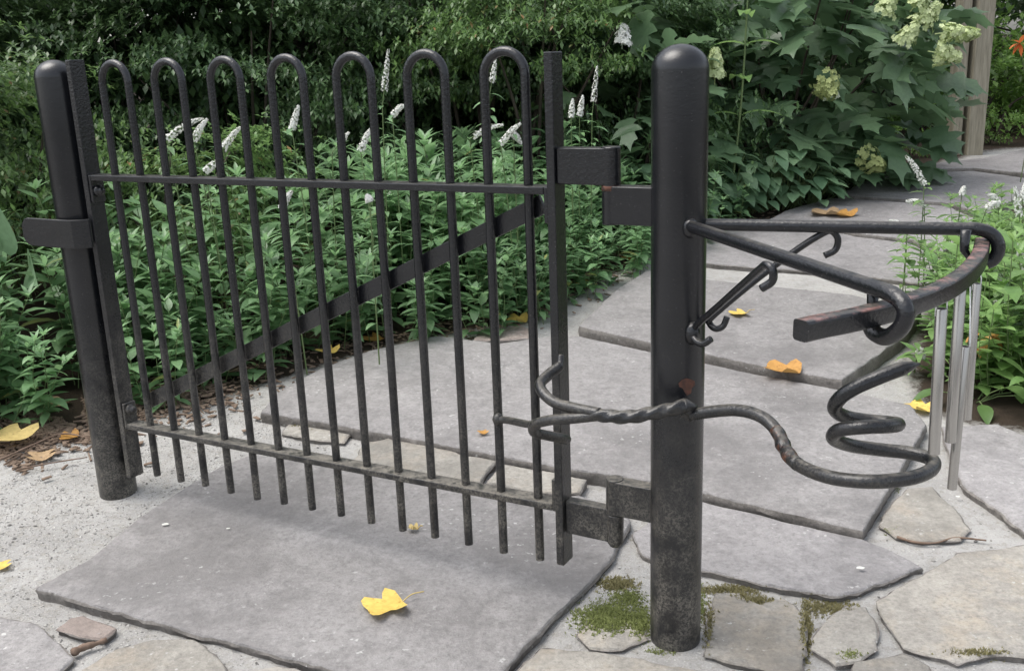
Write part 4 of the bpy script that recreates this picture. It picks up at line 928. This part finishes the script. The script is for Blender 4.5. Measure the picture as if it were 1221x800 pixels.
# wood edge that closes the view
wb = [rosette_shrub('background_bush', 'x', 'bush', (0, 0, 1.5), (1.6, 1.2, 1.7), 3800, 'azalea', .12, 'dark bushes closing the view', 5, .4, .5, 5) for _ in range(2)]
for q in wb: remember(q)
uw = [False] * 2
for x, y, s in [(-6.5, 8.5, 1.1), (-4.8, 9.6, 1.2), (-2.6, 9.4, 1.15), (-.6, 9.6, 1.15), (1.2, 10.6, 1.1), (3.0, 11.4, 1.1), (-5.6, 11.2, 1.5), (-1.6, 11.0, 1.4), (2.2, 12.8, 1.6), (-.9, 8.4, .75), (.9, 8.7, .8), (-2.9, 8.0, .8), (-5.0, 7.4, .9), (-4.4, 4.9, .7), (-8, 6.2, 1.0), (-5.6, 5.6, .9), (-3.5, 12, 1.6), (0, 12.6, 1.6), (4.0, 14.5, 1.6), (7.0, 16.5, 1.8), (10.5, 15.5, 1.8), (13, 12, 1.6), (11, 9.5, 1.2), (-10, 10, 1.6)]:
    place(wb, uw, x, y, s, 1, 'dark leafy bush in the shaded wood edge closing the view', 'dark bushes closing the view')

# ------------------------------------------------------------------ fallen leaves and litter
LOUT = [(0, 0), (.16, .00), (.40, .04), (.56, .22), (.44, .33), (.26, .40), (.34, .54), (.50, .74), (.40, .86), (.20, .88), (0, .76)]
def fallen(px, py, size, mat, label, rot, curl=.25, stem=True, h=None, seed=None):
    p = at_g(px, py, .03)
    sl = in_slab(p.x, p.y)
    if h is None:
        for (q, hh, _, _), wp in zip(SLABS, SLABW):
            if inside((p.x, p.y), wp): h = hh
        if h is None: h = 0.0
    p = at_g(px, py, h + .004)
    r = thing('fallen_leaf', label, 'leaf', p, 'leaves fallen on the ground'); mb = MB(); n = len(LOUT); ca, sa = math.cos(rot), math.sin(rot); vs = []
    k1, k2 = rnd(.6, 1.3), rnd(.6, 1.4)
    def pos(x, y):
        y -= .4; X, Y = x * size * (1 + .1 * (k1 - 1)), y * size
        z = size * curl * (abs(x) ** 1.6 * 1.3 * (k1 if x > 0 else k2) + .35 * y * y + .10 * math.sin(5 * x + 4 * y * k1)) + .004
        return Vector((p.x + X * ca - Y * sa, p.y + X * sa + Y * ca, p.z + max(.001, z)))
    for x, y in LOUT: vs += [pos(-x, y), pos(-x * .5, y * .96 + .02), pos(0, y * .92 + .03), pos(x * .5, y * .96 + .02), pos(x, y)]
    fs = []
    for i in range(n - 1):
        for j in range(4): fs.append((5 * i + j, 5 * i + j + 1, 5 * i + j + 6, 5 * i + j + 5))
    mb.add(vs, fs); mb.build('blade', mat, r)
    if stem:
        st = MB(); b0 = pos(0, 0.03); e = Vector((b0.x + sa * size * .55, b0.y - ca * size * .55, p.z + .014)); md = b0.lerp(e, .5) + Vector((ca * .006, sa * .006, .004)); st.tube(spline([b0, md, e], 5), [.0016] * 11, 5); st.build('leaf_stem', 'paleyellow', r)
for a in [
 (461, 724, .108, 'yellow', 'big yellow leaf with a long stem on the front slab', 2.05, .26, True),
 (493, 632, .030, 'paleyellow', 'tiny curled seed leaf with thin stem below the gate bars', 1.4, .9, True),
 (576, 517, .035, 'orange', 'small orange brown scrap on the slab behind the sixth bar pair', .3, .3, False),
 (617, 384, .11, 'yellow', 'curled yellow leaf at the bed edge seen between the last bars', 1.2, .5, False),
 (882, 375, .085, 'yellow', 'yellow leaf with stem on the slab right of the bollard', 1.9, .25, True),
 (935, 443, .15, 'orange', 'crumpled orange leaf on the edge of the step right of the bollard', 1.1, .36, False),
 (1098, 488, .10, 'yellow', 'yellow leaf left of the chime tubes', .6, .5, False),
 (985, 256, .20, 'tan', 'tan curled leaf, left of two at the foot of the oval leaved plants', 1.2, .35, False),
 (1006, 257, .16, 'orange', 'orange curled leaf, right of two at the foot of the oval leaved plants', .5, .4, False),
 (14, 521, .17, 'paleyellow', 'large pale yellow leaf at the left frame edge on mulch', 1.2, .18, False, .035),
 (50, 546, .09, 'tan', 'tan pointed leaf on the mulch near the latch post', .4, .3, False),
 (68, 484, .11, 'tan', 'brown curled leaf under the plants left of the latch post', 2.6, .5, False),
 (84, 522, .07, 'orange', 'small rust orange leaf on the mulch beside the latch post', 1.8, .35, False),
 (392, 420, .09, 'yellow', 'yellow leaf lying under the plants behind the middle bars', .9, .35, False, .03),
 (448, 406, .10, 'orange', 'rust orange leaf under the plants behind the middle bars', 2.2, .3, False),
 (578, 379, .10, 'tan', 'tan leaf tucked under the plants behind the sixth hoop bars', 1.2, .4, False),
 (700, 343, .11, 'yellow', 'yellow leaf at the bed edge right of the right stile', 2.0, .4, False),
 (752, 310, .10, 'orange', 'orange leaf at the bed edge left of the bollard', .2, .4, False),
 (2, 676, .05, 'yellow', 'small yellow leaf on the pale gravel at the left frame edge', .4, .3, False)]:
    fallen(*a)
# dry orange leaf caught in the right bed
p = at_y(1176, 402, 3.55); r = thing('dry_leaf', 'crumpled dry orange leaf caught in the plants right of the chimes', 'leaf', p); mb = MB()
for k in range(7): d = sph(); leaf(mb, p + sph() * .02, d, rnd(.05, .08), .04, .8, .5, 4)
mb.build('blade', 'orange', r)
# twigs
def twig(px, h, label, rad):
    P = [at_g(x, y, h) for x, y in px]; mb = MB(); pp = spline(P, 5); mb.tube(pp, [rad * rnd(.7, 1.15) * (1 - .4 * i / len(pp)) for i in range(len(pp))], 7)
    tag(mb.build('twig', 'twig', None, origin=tuple(P[0])), label, 'twig')
twig([(1070, 640), (1090, 646), (1115, 647), (1140, 641), (1176, 644)], .012, 'thin reddish brown twig under the small tapering stone', .004)
twig([(86, 778), (100, 771), (114, 767), (127, 762)], .012, 'short thick brown stick beside the small reddish stone', .010)
twig([(0, 548), (40, 530), (75, 517), (110, 523)], .022, 'long thin twig lying across the mulch at the left', .004)
twig([(20, 560), (60, 552), (104, 545)], .02, 'thin straight twig on the mulch near the latch post', .0035)
# white petals
def petal(px, py, s, h, label):
    p = at_g(px, py, h + .001); mb = MB(); n = 9; vs = [(p.x + s * rnd(.7, 1.1) * math.cos(6.283 * k / n), p.y + s * rnd(.5, .8) * math.sin(6.283 * k / n), p.z + .001) for k in range(n)] + [(p.x, p.y, p.z + .0016)]
    mb.add(vs, [(k, (k + 1) % n, n) for k in range(n)]); tag(mb.build('petal', 'white', None, origin=tuple(p)), label, 'petal')
petal(1026, 677, .011, .026, 'white petal fleck on the long grey stone right of the bollard')
petal(1142, 592, .008, .006, 'white fleck on the gravel right of the lowest chime tube')
petal(197, 625, .011, .028, 'white scuff fleck on the left end of the front slab')
petal(272, 630, .006, .028, 'tiny white fleck on the front slab under the bar tips')

# ------------------------------------------------------------------ light
w = bpy.data.worlds.new('World'); bpy.context.scene.world = w; w.use_nodes = True; nt = w.node_tree
sky = nt.nodes.new('ShaderNodeTexSky'); sky.sky_type = 'NISHITA'; sky.sun_disc = False
EL, AZ_ = R_(66), R_(275)
sky.sun_elevation = EL; sky.sun_rotation = AZ_; sky.dust_density = 3.0; sky.ozone_density = 0.6
hs = N(nt, 'ShaderNodeHueSaturation'); hs.inputs['Saturation'].default_value = 0.38; nt.links.new(sky.outputs[0], hs.inputs['Color']); nt.links.new(hs.outputs[0], nt.nodes['Background'].inputs['Color']); nt.nodes['Background'].inputs['Strength'].default_value = 0.15
ld = bpy.data.lights.new('sun', 'SUN'); ld.energy = 1.15; ld.angle = R_(45); ld.color = (1, .96, .9)
lo = bpy.data.objects.new('sun', ld); C.objects.link(lo)
sdir = Vector((math.sin(AZ_) * math.cos(EL), math.cos(AZ_) * math.cos(EL), math.sin(EL)))
lo.rotation_euler = sdir.to_track_quat('Z', 'Y').to_euler()
sc = bpy.context.scene
sc.view_settings.view_transform = 'Standard'; sc.view_settings.look = 'None'; sc.view_settings.gamma = 1
sc.view_settings.use_curve_mapping = False; sc.view_settings.exposure = 1.08
sc.cycles.max_bounces = 6; sc.cycles.use_denoising = True
